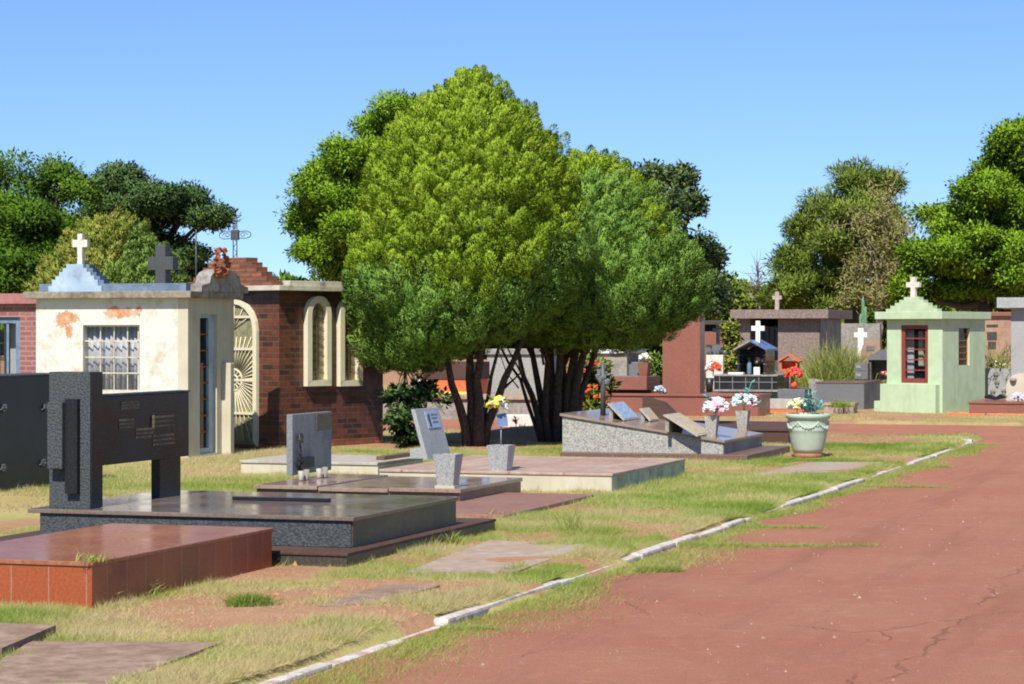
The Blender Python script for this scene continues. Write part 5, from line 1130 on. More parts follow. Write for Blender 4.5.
# grey granite tomb with shrine, left of the green chapel
x0, x1, y0, y1, z0, z1 = bx(816, 864, 410, 382, 881); FOOT.append((x0, x1, y0, y1))
t = thing('tomb', 'grey granite block tomb with a small gabled niche, left of green chapel', 'tomb', (x1, y0, 0)); MB().box(x0, x1, y0, y1, -.08, z1 - .04, .006).build('base', 'grey_dark', t)
MB().box(x0 - .01, x1 + .02, y0 - .01, y1, z1 - .0395, z1, .006).build('cover_slab', 'brown_edge', t)
n0, n1, m0, m1, _, nz = bd_(868.5, 892, 360, dep(x1, y0) + 2.0, .5, z1); nm = (n0 + n1) / 2
mb = MB(); mb.box(n0, n0 + .06, m0, m1, z1, nz); mb.box(n1 - .06, n1, m0, m1, z1, nz); mb.box(n0 + .0605, n1 - .0605, m1 - .05, m1, z1, nz); mb.build('niche', 'grey_dark', t)
mb = MB(); mb.prism_y([(n0 - .03, nz + .0005), (n1 + .03, nz + .0005), (n1 + .03, nz + .05), (nm, nz + .24), (n0 - .03, nz + .05)], m0 - .05, m1 + .03); mb.build('niche_roof', 'grey_dark', t)
for k in range(2):
    e0, e1, g0, g1, _, ez = bd_(854.5, 868, 363 + 8.4 * k, dep(x1, y0) + 1.9, .25, z1); h_ = 8 * dep(x1, y0) / F
    o = MB().box(e0, e1, g0, g1, ez - h_, ez, .006).build('name_block', 'grey_dark', t); MB().box(e0 + .04, e0 + .15, g0 - .012, g0 - .0005, ez - h_ * .7, ez - h_ * .3, .003).build('plate', 'silver', o)
bouquet('tiny red and green flower bunch in the gabled niche', 'flowers', (nm + .1, m0 - .02, z1 + .13), .06, ['crimson', 'palepink'], 51, 7, .04, 'tealleaf', 12)
x0, x1, y0, y1, z0, z1 = bd_(809, 830, 379, 53.5, .3, -.05); single(MB().prism_y([(x0, z0), (x0 + .28, z0), (x0 + .28, z1 - .05), (x0 + .1, z1), (x0, z1)], y0, y1), 'headstone', 'concrete', 'short pale concrete headstone at the left of the grey block tomb', 'headstone', (x0, y0, 0))
x0, x1, y0, y1, z0, z1 = bx(822, 855, 413.5, 403, None, 0, .45); FOOT.append((x0, x1, y0, y1))
t = thing('planter', 'low tan concrete planter before the grey block tomb', 'planter', (x1, y0, 0)); mb = MB(); mb.box(x0 + .03, x1 - .03, y0 + .02, y1, -.05, z1 - .06, .006); mb.build('body', 'flag_grey', t); mb = MB(); mb.box(x0, x1, y0, y0 + .05, z1 - .0595, z1, .006); mb.box(x0, x1, y1 - .05, y1, z1 - .0595, z1, .006); mb.box(x0, x0 + .05, y0 + .0505, y1 - .0505, z1 - .0595, z1); mb.box(x1 - .05, x1, y0 + .0505, y1 - .0505, z1 - .0595, z1); mb.build('rim', 'flag_grey', t)
tuft('small_plant', 'small green plant growing in the tan planter', 842, 407, z1 - .08, 10, 26, 160, 61, dry=.3, cat='plant', wd=.016)
# white cross, brown slanted headstone, pale wall, cactus behind
x, y = gd(861, 58); mb = MB(); cross_mb(mb, x, y, 1.0, zat(328, x, y), .32, .14, depth=.10, arm_at=.80, aw=.12); o = single(mb, 'grave_cross', 'white', 'squat white cross above tall grass, left of the green chapel', 'cross', (x, y, 1.0))
x0, x1, y0, y1, z0, z1 = bd_(845, 876, 352, 58.2, .7, -.05); single(MB().box(x0, x1, y0 - .3, y1, z0, .998, .01), 'tomb', 'flag_grey', 'low tan tomb under the squat white cross', 'tomb', (x0, y0, 0))
x0, x1, y0, y1, z0, z1 = bd_(861, 880, 340, 56.5, .2, 0.3)
t = thing('headstone', 'pinkish brown slanted headstone beside the white cross', 'headstone', (x1, y0, .3)); MB().prism_y([(x0, .0), (x1, .0), (x1, z1), (x0 + .08, z1 - .02), (x0, z1 - .28)], y0, y1).build('slab', 'tan_paint', t); MB().box((x0 + x1) / 2 - .1, (x0 + x1) / 2 + .1, y0 - .012, y0 - .0005, z1 - .25, z1 - .14).build('plate', 'grey_dark', t)
x0, x1, y0, y1, z0, z1 = bd_(838, 880, 323.5, 66, .25, -.05); single(MB().box(x0, x1, y0, y1, z0, z1, .01), 'boundary_wall', 'concrete', 'pale grey boundary wall below the cactus', 'wall', (x1, y0, 0))
x, y = gd(863, 70); s = dep(x, y) / F; t = thing('cactus', 'columnar cactus with three stems behind the pale wall', 'cactus', (x, y, 0)); zt_ = zat(297, x, y)
for dx, hz in ((-2.4, .82), (0, 1.0), (2.4, .9)):
    mb = MB(); mb.lathe((x + dx * s, y, 0), [(.045 * (1 + .2 * (k % 2)), zt_ * hz * k / 16) for k in range(16)] + [(.02, zt_ * hz)], 10); mb.build('stem', 'cactus', t)

# ================================================================== GREEN CHAPEL (turned to the corner)
f = Rot(942.5, 413, 39); w0 = f.fx(887); dpt = f.fy(985); zw = f.z(319)
t = f.thing('chapel', 'small pale green chapel with dark red glazed door and cross', 'chapel', group='burial chapels'); c_ = f.world(w0 / 2, dpt / 2); FOOT.append((c_.x - .9, c_.x + .9, c_.y - .9, c_.y + .9))
da, db = f.fx(901), f.fx(928); dz0, dz1 = f.z(383.5), f.z(325); wa, wb = f.fy(958.6), f.fy(969.7); wz0, wz1 = f.z(365.5, 0, wa), f.z(328, 0, wa)
mb = MB(); wall_y(mb, w0, -.1205, 0, .12, -.08, zw, da, db, dz0, dz1); mb.box(w0, w0 + .12, .1205, dpt, -.08, zw); mb.box(w0 + .1205, -.1205, dpt - .12, dpt, -.08, zw)
wall_x(mb, 0, .12, 0, dpt, -.08, zw, wa, wb, wz0, wz1); mb.build('wall', 'green_wall', t)
zro = f.z(311.5); MB().box(w0 - .20, .09, -.18, dpt + .12, zw + .0005, zro, .008).build('roof', 'green_wall', t)
gc = f.fx(911.5, -.17); hw = gc - f.fx(886, -.17); tw = gc - f.fx(904, -.17); zg = f.z(297, gc); n = 5; st = [(gc - hw, zro - .001)]
for k in range(n):
    xk = gc - hw + (hw - tw) * k / (n - 1); zk = zro + (zg - zro) * (k + 1) / n; st += [(xk, st[-1][1]), (xk, zk)] if k else [(xk, zk)]
st += [(2 * gc - a, b) for a, b in st[::-1]]
MB().prism_y(st, -.175, .02).build('stepped_gable', 'green_wall', t)
mb = MB(); cross_mb(mb, gc, -.08, zg - .01, f.z(277, gc), .315, .105, depth=.09, arm_at=.62, aw=.105); mb.build('cross', 'whitecross', t)
pz = f.z(384.5); pl, pr = f.fx(880, -.18), f.fx(935.5, -.18); MB().box(pl, pr, -.18, -.0005, -.08, pz, .008).build('pedestal', 'green_wall', t)
MB().box(pl - .16, pl - .0005, -.16, .12, -.08, f.z(402), .008).build('step', 'green_wall', t)
fr = MB(); fw = .085; fr.box(da, da + fw, .03, .075, dz0, dz1); fr.box(db - fw, db, .03, .075, dz0, dz1); fr.box(da + fw + .0005, db - fw - .0005, .03, .075, dz1 - fw, dz1); fr.box(da + fw + .0005, db - fw - .0005, .03, .075, dz0, dz0 + .10)
dr = fr.build('door', 'red_wood', t); gb = MB()
for v_ in (338.5, 349.5, 360, 370.5): z_ = f.z(v_); gb.box(da + fw + .0005, db - fw - .0005, .038, .068, z_ - .014, z_ + .014)
gb.build('glazing_grid', 'red_wood', dr); MB().box(da + .02, db - .02, .0755, .082, dz0, dz1).build('pane', 'glass', dr)
MB().box(da - .1, da + .14, .30, .33, dz0, dz1 - .1, .01).build('curtain', 'cloth', dr); MB().box(da + .22, da + .34, .35, .45, dz0 + .35, dz1 - .12, .02).build('statue_niche', 'cream', dr)
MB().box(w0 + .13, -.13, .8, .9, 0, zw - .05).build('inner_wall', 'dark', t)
mb = MB(); mb.box(-.075, -.055, wa, wa + .03, wz0, wz1); mb.box(-.075, -.055, wb - .03, wb, wz0, wz1)
for k in range(7): z_ = wz0 + (wz1 - wz0) * k / 6; mb.box(-.074, -.056, wa + .0305, wb - .0305, max(z_ - .012, wz0), min(z_ + .012, wz1))
wn = mb.build('window', 'rust', t); MB().box(-.085, -.0755, wa, wb, wz0, wz1).build('pane', 'glass_dark', wn)

# ================================================================== RIGHT EDGE
x0, x1, y0, y1, z0, z1 = bx(969, 1007, 415.5, 402, None, 0, 2.4); x2 = x1; FOOT.append((x0, x1 + 2, y0, y1))
t = thing('tomb', 'low brown granite tomb at the right edge with an open stone book', 'tomb', (x1, y0, 0)); xr = xat(1045, y0 + .5)
MB().prism_z([(x0, y0), (x1, y0), (xr, y0 + .35), (xr, y1), (x0, y1)], -.08, z1 - .035).build('base', 'brown_gran', t); MB().prism_z([(x0 - .02, y0 - .02), (x1, y0 - .025), (xr, y0 + .325), (xr, y1), (x0 - .02, y1)], z1 - .0345, z1).build('cover_slab', 'brown_gran', t); rz = z1
c = (xat(995, y0 + .5), y0 + .5); s = dep(*c) / F
t = thing('stone_book', 'black open stone book on the brown tomb at right edge', 'stone book', (c[0], c[1], rz))
for sg in (-1, 1): mb = MB(); mb.prism_y([(c[0], rz + .02), (c[0] + sg * 10 * s, rz + .06), (c[0] + sg * 11 * s, rz + .10), (c[0] + sg * 5 * s, rz + .15), (c[0], rz + .08)], c[1], c[1] + .3); mb.build('page', 'black_pol', t)
bouquet('lilac flowers at the right end of the brown tomb', 'flowers', (xat(1018, y0 + .5), y0 + .55, rz + .06), .11, ['lilac', 'whitepetal'], 71, 14, .05, 'greenleaf', 6)
x, y = xat(1017, y0 + 1.0), y0 + 1.0; s = dep(x, y) / F; mb = MB(); r = 10.5 * s; zt_ = zat(373, x, y)
mb.prism_y([(x - r, rz), (x + r * 2, rz)] + [(x + .5 * r + 1.5 * r * math.cos(a * .314), zt_ - .25 + .25 * math.sin(a * .314)) for a in range(11)], y, y + .14)
t = thing('headstone', 'rounded pale pink headstone at the right edge', 'headstone', (x, y, rz)); mb.build('slab', 'palepink_stone' if 'palepink_stone' in M else 'cream', t)
MB().lathe((x - r * .35, y - .02, zat(379.5, x, y)), [(.06, -.05), (.075, 0), (.05, .04)], 14).build('medallion', 'concrete', t)
# grey granite canopy
x0, x1, y0, y1, z0, z1 = bd_(1011, 1040, 308, 52.2, .45, -.05)
t = thing('canopy_tomb', 'grey granite canopy tomb with stout column, cut off at right', 'tomb', (x1, y0, 0)); MB().box(x0, x0 + .38, y0, y0 + .38, z0, z1, .006).build('column', 'grey_gran', t); MB().box(x0 + 1.6, x0 + 1.98, y0, y0 + .38, z0, z1, .006).build('column', 'grey_gran', t)
MB().box(x0 - .28, x0 + 2.3, y0 - .25, y0 + 2.2, z1 + .0005, zat(297.5, x0, y0 - .25), .008).build('roof', 'grey_gran', t)
MB().box(x0 - .9, x0 + 2.2, y0 + .9, y0 + 2.1, -.05, .75, .01).build('base', 'grey_gran', t)
# grey low wall with ornaments and dry plants
x0, x1, y0, y1, z0, z1 = bd_(980, 1012, 368.5, 52.8, .8, -.05)
t = thing('tomb', 'grey ornamented tomb wall between green chapel and column', 'tomb', (x1, y0, 0)); MB().box(x0, x1 - .03, y0, y1, z0, z1, .006).build('wall', 'grey_gran', t)
for u, v_ in ((996, 374), (997, 382), (1004, 390), (993, 391), (1008, 378)): xx = xat(u, y0); zz = zat(v_, xx, y0); MB().ball((xx, y0 - .02, zz), .06, 2, (1, .5, 1)).ball((xx, y0 - .02, zz - .08), .035, 1, (1, .5, 1.3)).build('ornament', 'concrete', t)
gx_, gy_ = x0 + .35, y0 + .3
o = tuft('dry_plant', 'dry yellow flowering plant on the grey wall beside the green chapel', 996, 333 + F * (H - z1) / dep(gx_, gy_), z1, 34, 60, 160, 62, dry=.6, cat='plant', wd=.014)
bouquet('pale dry blossoms along the grey tomb wall top', 'flowers', (gx_, gy_, z1 + .06), .16, ['creampetal', 'whitepetal', 'rust'], 72, 22, .035, 'limeleaf', 10, squash=.5)
# brown building beyond
x0, x1, y0, y1, z0, z1 = bd_(980, 1030, 312, 64, 3.0, -.05)
t = thing('mausoleum', 'flat roofed brown mausoleum seen beyond the green chapel', 'mausoleum', (x1, y0, 0)); zq = zat(316, x1, y0)
MB().box(x0, x1, y0, y1, z0, zq).build('wall', 'tan_paint', t); MB().box(x0 - .1, x1 + .1, y0 - .1, y1, zq + .0005, z1, .01).build('roof', 'brown_gran', t)
for u0, u1, v0, v1 in ((986.5, 998, 324.5, 327), (987, 997, 332, 340), (988, 996, 341.5, 349)): MB().box(xat(u0, y0), xat(u1, y0), y0 - .012, y0 - .0005, zat(v1, x1, y0), zat(v0, x1, y0)).build('window', 'black_side', t)
# red painted kerb line beyond the crossing
x, y = gd(905, 47.6); mb = MB(); rg = random.Random(4); xk = gd(935, 47.6)[0]
while xk < gd(1060, 47.6)[0]: L = rg.uniform(.7, 1.1); mb.box(xk, xk + L - .03, y + 2.0, y + 2.14, RZ - .05, .06 + rg.uniform(-.02, .02), .015); xk += L
o = mb.build('kerb_far', 'orange_paint'); o.name = 'red_kerb'; tag(o, 'orange red painted kerb at the far side of the crossing', 'kerb', kind='structure')

# ================================================================== BEHIND THE CYPRESSES
x0, x1, y0, y1, z0, z1 = bd_(372, 548, 396, 47.5, 2.3, -.05)
t = thing('tomb', 'long grey concrete tomb with ledge behind the cypress trunks', 'tomb', (x1, y0, 0)); FOOT.append((x0, x1, y0, y1))
MB().box(x0, x1, y0, y1, z0, z1 - .08, .01).build('base', 'concrete', t); MB().box(x0 - .04, x1 + .04, y0 - .06, y1, z1 - .0795, z1, .01).build('cover_slab', 'flag_grey', t)
x0, x1, y0, y1, z0, z1 = bd_(424, 473, 379.5, 48.6, 1.0, z1)
t = thing('tomb', 'bright orange painted tomb with dark brown coping behind the front trunks', 'tomb', (x1, y0, z0)); MB().box(x0, x1, y0, y1, z0, z1, .006).build('body', 'orange_paint', t); MB().box(x0 - .02, x1 + .02, y0 - .02, y1, z1 + .0005, zat(362, x1, y0), .006).build('coping', 'brown_dark', t)
MB().box(x0 - .02, x1 + .02, y0 - .06, y0 - .0205, z0, z0 + .06, .006).build('border', 'yellowpetal', t)
zoc = zat(362, x1, y0); bouquet('white and orange flowers on the orange tomb coping', 'flowers', (xat(443, y0 + .2), y0 + .3, zoc + .06), .11, ['whitepetal', 'redpetal', 'palepink'], 81, 16, .05, 'greenleaf', 8)
bouquet('pink and white flowers on the long grey tomb ledge', 'flowers', (xat(417, 0 + y0 - .7), y0 - .7, z0 + .14), .15, ['whitepetal', 'pink', 'palepink'], 82, 18, .055, 'greenleaf', 8)
x0, x1, y0, y1, z0, z1 = bd_(487, 552, 349, 50.8, .9, -.05)
t = thing('mausoleum', 'plain grey plastered tomb wall between the two cypress trunks', 'mausoleum', (x1, y0, 0)); MB().box(x0, x1, y0, y1, z0, z1 - .12, .01).build('wall', 'pebble', t); MB().box(x0 - .06, x1 + .06, y0 - .06, y1 + .06, z1 - .1195, z1, .01).build('coping', 'concrete', t)
x0, x1, y0, y1, z0, z1 = bd_(500, 533, 415.5, 44.2, .6, -.05)
single(MB().box(x0, x1, y0, y1, z0, z1, .01), 'stone_block', 'whitecross', 'pale stone block on the ground between the cypress trunks', 'stone block', (x1, y0, 0))
c = gp(516, 433); s = dep(*c) / F; zg_ = float(ground_z(np.array([c[0]]), np.array([c[1]]))[0])
t = thing('potted_plant', 'little dark plant in a terracotta pot between the cypress trunks', 'potted plant', (c[0], c[1], zg_)); MB().lathe((c[0], c[1], zg_ - .01), [(.05, 0), (.075, 5.5 * s), (.065, 5.5 * s), (.06, 4.5 * s)], 16).build('pot', 'terracotta', t)
mb = MB(); rg = random.Random(6); b = Vector((c[0], c[1], zg_ + 5 * s)); mb.tube([b, b + Vector((0, 0, .12))], .008, .006, 5)
for k in range(26): a = rg.uniform(0, 6.283); d = Vector((math.cos(a), math.sin(a), rg.uniform(-.1, .9))).normalized(); p = b + Vector((0, 0, rg.uniform(.03, .13))); sd = d.cross(Vector((0, 0, 1))).normalized() * .025; mb.tri(p, p + d * .05 + sd, p + d * .11); mb.tri(p, p + d * .11, p + d * .05 - sd)
mb.build('leaves', 'greenleaf', t)
# pale mausoleum and tombs seen right of the trunks
x0, x1, y0, y1, z0, z1 = bd_(594, 627, 353.5, 60, 1.6, -.05)
t = thing('mausoleum', 'small whitish mausoleum with dark window under the right cypress', 'mausoleum', (x1, y0, 0)); MB().box(x0, x1, y0, y1, z0, z1, .01).build('wall', 'concrete', t); MB().box(x0 - .08, x1 + .08, y0 - .08, y1, z1 + .0005, z1 + .1, .01).build('roof', 'white', t); MB().box(xat(604, y0), xat(611, y0), y0 - .02, y0 - .0005, zat(371, x1, y0), zat(360, x1, y0)).build('window', 'dark', t)
MB().box(x1 + .0005, x1 + .55, y0 + .15, y1, z0, zat(362, x1, y0), .01).build('side_block', 'grey_dark', t)
tp, s = potted(603, 352, 60.3, z1 + .101, 7, 7, 'white', 'white vase on the whitish mausoleum roof'); bouquet('red and white flowers on the whitish mausoleum roof', 'flowers', tp + Vector((0, 0, .08)), .12, ['crimson', 'palepink', 'whitepetal'], 83, 12, .055, 'greenleaf', 6)
# ================================================================== CYPRESSES
def cyp(name, label, px, py, d0, axis_px, prof_px, mats, nclump, seed, stems, lobe, base_lean=0.0, **kw):
    rng = np.random.default_rng(seed); b = gp(px, py); d = dep(*b); s = d / F; a = at(axis_px, 333, d); loc = Vector((b[0], b[1], 0))
    t = thing(name, label, 'cypress tree', loc, 'cypress trees by the sloping tomb')
    prof = sorted([(H - (v - HOR) * s, r * s) for v, r in prof_px]); zlo, zhi = prof[0][0], prof[-1][0]
    parts = cypress_crown(rng, (a.x, a.y), prof, nclump, lambda c, tt, g: mats(c, tt, g, a, s), lobe=lobe, **kw)
    mb = MB(); rg = np.random.default_rng(seed + 1)
    for (dx0, dx1, dz1, dy, r) in stems:
        p0 = loc + Vector((CA, SA, 0)) * (dx0 * s) + Vector((-SA, CA, 0)) * (dy * .25) + Vector((0, 0, -.08)); p1 = at(dx1, dz1, d) + Vector((-SA, CA, 0)) * dy
        pm_ = p0.lerp(p1, .45) + Vector((0, 0, .12)); pts = [p0, p0.lerp(pm_, .5) + Vector(rg.normal(size=3)) * .02, pm_, pm_.lerp(p1, .5) + Vector(rg.normal(size=3)) * .03, p1, p1 + (p1 - pm_) * .9]
        mb.tube(pts, r * .82, r * .36, 8)
        for k in range(1):
            q0 = p0.lerp(p1, rg.uniform(.55, .95)); mb.tube([q0, q0 + (p1 - p0) * .3 + Vector(rg.normal(size=3)) * .15, q0 + (p1 - p0) * .55 + Vector(rg.normal(size=3)) * .35], r * .28, r * .08, 5)
    mb.build('trunk', 'bark', t)
    for k, (m_, (v, tn, nr)) in enumerate(parts.items()): mesh_np('crown', v, 4, m_, tn, t, loc, nrm=nr)
    return t
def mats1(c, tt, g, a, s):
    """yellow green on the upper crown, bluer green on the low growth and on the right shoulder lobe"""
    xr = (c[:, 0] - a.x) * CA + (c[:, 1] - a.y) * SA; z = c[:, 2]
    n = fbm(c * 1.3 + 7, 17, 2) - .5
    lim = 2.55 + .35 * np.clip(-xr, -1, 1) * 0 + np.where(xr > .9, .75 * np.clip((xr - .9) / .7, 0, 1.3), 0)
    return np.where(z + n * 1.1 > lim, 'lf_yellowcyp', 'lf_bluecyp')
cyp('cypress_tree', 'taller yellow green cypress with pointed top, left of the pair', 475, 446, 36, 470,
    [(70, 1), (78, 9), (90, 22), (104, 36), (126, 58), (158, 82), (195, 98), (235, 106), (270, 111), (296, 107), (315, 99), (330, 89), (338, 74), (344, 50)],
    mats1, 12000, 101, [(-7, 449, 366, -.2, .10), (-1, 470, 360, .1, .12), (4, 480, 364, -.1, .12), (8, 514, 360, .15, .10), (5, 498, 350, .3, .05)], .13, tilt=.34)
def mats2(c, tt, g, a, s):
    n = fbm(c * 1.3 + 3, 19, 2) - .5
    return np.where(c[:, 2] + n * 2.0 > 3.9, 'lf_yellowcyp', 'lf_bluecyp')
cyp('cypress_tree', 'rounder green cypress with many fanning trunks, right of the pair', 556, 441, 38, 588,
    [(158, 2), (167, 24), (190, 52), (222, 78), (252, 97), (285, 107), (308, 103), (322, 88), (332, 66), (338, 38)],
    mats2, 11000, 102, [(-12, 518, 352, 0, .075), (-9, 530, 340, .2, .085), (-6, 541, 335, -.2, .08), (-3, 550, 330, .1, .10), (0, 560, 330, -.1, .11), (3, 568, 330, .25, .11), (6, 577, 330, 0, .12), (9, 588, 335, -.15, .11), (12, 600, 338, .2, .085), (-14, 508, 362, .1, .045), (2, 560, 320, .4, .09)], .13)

# yellowing thuja behind the cream chapel
d = 44.0; s = d / F; b = at(112, 333, d); t = thing('thuja_tree', 'yellowing bushy thuja behind the cream chapel cross', 'thuja tree', (b.x, b.y, 0)); rng = np.random.default_rng(201)
pr_ = sorted([(H - (v - HOR) * s, r * s) for v, r in ((221, 3), (226, 22), (240, 36), (260, 50), (285, 66), (315, 80), (360, 78), (390, 50))])
parts = cypress_crown(rng, (b.x, b.y), pr_, 8000, lambda c, tt, g: np.where((c[:, 0] - b.x) * CA + (c[:, 1] - b.y) * SA + (fbm(c * 1.2, 5, 2) - .5) * 1.6 - (c[:, 2] - 3.0) * .9 > .35, 'lf_thujag', 'lf_thuja'), leaf=(.055, .014), per=620, clump=(.125, .24), lobe=.07)
for m_, (v, tn, nr) in parts.items(): mesh_np('crown', v, 4, m_, tn, t, (b.x, b.y, 0), nrm=nr)
mb = MB(); mb.tube([(b.x, b.y, -.1), (b.x, b.y, 1.0), (b.x, b.y, 2.6)], .14, .06, 8); mb.build('trunk', 'bark', t)

# ================================================================== BACKGROUND TREES
GB = 'broad trees behind the cemetery'
tree('broad_tree', 'dense dark green tree at far left behind the chapels', 'tree', 20, 0, 78, [(10, 195, 48, 42, 0), (58, 205, 42, 40, 1), (30, 240, 60, 45, -1), (82, 235, 26, 42, 1), (-30, 220, 50, 60, 0), (60, 275, 46, 30, 0), (5, 280, 50, 35, -2), (-10, 180, 34, 26, 2)], 'lf_deep', (0.131, 0.068), 0.650, 2095, 147, 301, .3, GB)
tree('broad_tree', 'dark tree with layered crown behind the granite cross', 'tree', 150, 0, 82, [(122, 182, 30, 15, 0), (150, 200, 40, 20, -1), (190, 200, 32, 16, 0), (180, 222, 42, 19, 1), (130, 225, 40, 30, 0), (210, 218, 22, 12, -1), (160, 250, 45, 18, 0), (125, 262, 34, 26, 1), (205, 278, 20, 14, 2), (100, 210, 24, 30, 2)], 'lf_dark', (0.131, 0.063), 0.573, 1676, 142, 302, .26, GB)
tree('broad_tree', 'bright green tree rising behind the tall cypress', 'tree', 375, 0, 64, [(405, 130, 44, 32, 0), (360, 165, 40, 34, -1), (325, 190, 34, 34, 0), (312, 235, 30, 34, 1), (345, 225, 40, 40, -1), (400, 180, 46, 40, 1), (440, 140, 34, 34, 1), (330, 262, 36, 24, 0), (380, 250, 50, 40, 0), (430, 115, 28, 20, 0)], 'lf_bright', (0.114, 0.050), 0.474, 2909, 147, 303, .24, GB)
tree('broad_tree', 'sparse airy grey green tree behind the right cypress', 'tree', 670, 0, 62, [(652, 180, 22, 18, 0), (678, 180, 18, 16, 1), (690, 205, 14, 16, 0), (668, 205, 24, 24, -1), (698, 238, 12, 20, 0), (712, 262, 14, 16, 1), (690, 260, 26, 30, 0), (716, 288, 18, 18, 0), (640, 215, 26, 30, 0), (700, 295, 24, 20, -1)], 'lf_airy', (.13, .065), .34, 560, 40, 304, .16, GB)
tree('pine_tree', 'big olive green pine behind the stone mausoleum', 'tree', 850, 0, 86, [(855, 185, 32, 22, 0), (880, 188, 20, 22, 1), (828, 205, 26, 18, 0), (860, 215, 40, 24, -1), (806, 228, 20, 16, 0), (835, 240, 36, 22, -1), (795, 262, 24, 18, 0), (880, 230, 26, 26, 1), (830, 272, 44, 22, 0), (790, 290, 26, 18, -1), (870, 265, 34, 26, 0), (840, 297, 50, 18, 0), (890, 285, 22, 26, 1), (775, 300, 18, 14, 0)], 'lf_olive', (.22, .045), .5, 1250, 110, 305, .3, droop=-.2)
tree('broad_tree', 'large bright green tree at the right edge', 'tree', 985, 0, 76, [(1010, 160, 36, 34, 0), (1045, 150, 34, 40, 1), (985, 195, 34, 24, -1), (1020, 215, 44, 30, 0), (945, 222, 34, 22, 0), (970, 250, 44, 26, -1), (925, 262, 32, 22, 0), (1010, 265, 46, 30, -1), (920, 290, 30, 18, 0), (965, 288, 46, 20, 1), (1020, 295, 46, 20, 0), (1000, 185, 30, 26, 2)], 'lf_bright', (0.122, 0.063), 0.551, 2677, 159, 306, .3, GB)

# dry half bare conifer: thin needles over many pale twigs
rng = np.random.default_rng(307); d = 80.0; s = d / F; b = at(872, 333, d); loc = Vector((b.x, b.y, 0))
t = thing('dry_tree', 'half dead brownish conifer with bare pale twigs beside the pine', 'tree', loc); mb = MB()
limb(mb, loc, at(886, 240, d), .16, .05, rng, .03, 8); segs = []
for (u, v_, u2, v2_) in ((880, 285, 905, 215), (882, 270, 893, 200), (884, 255, 905, 240), (880, 290, 858, 235), (882, 270, 865, 215), (878, 300, 846, 262), (884, 250, 880, 198), (882, 280, 908, 262), (876, 305, 900, 280), (876, 300, 850, 290)):
    a, e = at(u, v_, d), at(u2, v2_, d) + Vector((-SA, CA, 0)) * rng.uniform(-.8, .8); limb(mb, a, e, .05, .014, rng, .1, 5, 5); segs.append((a, e))
    for k in range(7):
        q = a.lerp(e, rng.uniform(.25, .95)); w_ = q + Vector(rng.normal(size=3) * .55) + Vector((0, 0, .25)); limb(mb, q, w_, .018, .006, rng, .1, 3, 4); segs.append((q, w_))
mb.build('trunk', 'bark_pale', t); pts = []
for a, e in segs:
    k = rng.uniform(0.3, 1, 90)[:, None]; pts.append(np.array(a) * (1 - k) + np.array(e) * k + rng.normal(size=(90, 3)) * .16)
pts = np.concatenate(pts); n = len(pts); v = leaves(rng, pts, norm(rng.normal(size=(n, 3)) + np.array([0, 0, .3])), rng.uniform(.12, .26, n), .04); mesh_np('crown', v, 4, 'lf_dry', rng.uniform(0, 1, n), t, loc, nrm=norm(rng.normal(size=(n, 3)) * .8 + np.array([.2, -.8, .6])))
# bare brown sapling and low trees in the gap
rng = np.random.default_rng(308); d = 95.0; b = at(757, 333, d); loc = Vector((b.x, b.y, 0)); t = thing('bare_tree', 'thin leafless reddish sapling in the gap left of the pine', 'tree', loc); mb = MB(); limb(mb, loc, at(758, 262, d), .07, .02, rng, .03)
for k in range(70): q = at(757, rng.uniform(266, 305), d); limb(mb, q, q + Vector(rng.normal(size=3) * .33) + Vector((0, 0, .35)), .014, .005, rng, .1, 4, 4)
mb.build('trunk', 'bark_pale', t)
tree('low_tree', 'low olive bushy tree in the gap under the sparse tree', 'tree', 735, 0, 98, [(722, 292, 20, 16, 0), (742, 296, 20, 14, 1), (735, 308, 34, 16, 0), (760, 308, 22, 14, -1)], 'lf_olive', (.26, .12), .6, 300, 46, 309, .14)
tree('yellow_shrub', 'yellowish flowering shrub left of the stone mausoleum', 'shrub', 732, 0, 56, [(731, 332, 8, 14, 0), (733, 352, 8, 14, 0), (730, 366, 9, 12, -.2)], 'lf_thuja', (.11, .055), .16, 110, 26, 310, .03, ground=0.0)
tree('green_shrub', 'low yellow green shrub beside the square brown pillar', 'shrub', 656, 0, 54, [(656, 366, 9, 14, 0), (652, 376, 8, 10, .2)], 'lf_thujag', (.10, .05), .2, 90, 34, 311, .03)
# weedy shrub before the brick chapel's far corner
tree('leafy_shrub', 'thin broad leaved shrub between brick chapel and leaning plaque', 'shrub', 405, 0, 35.2, [(396, 396, 14, 12, 0), (412, 412, 16, 14, .2), (398, 420, 12, 12, -.2), (422, 390, 12, 8, .3), (440, 400, 8, 8, 0), (445, 414, 6, 8, .2), (405, 436, 20, 9, 0)], 'lf_dark', (.10, .065), .15, 52, 15, 312, .018)
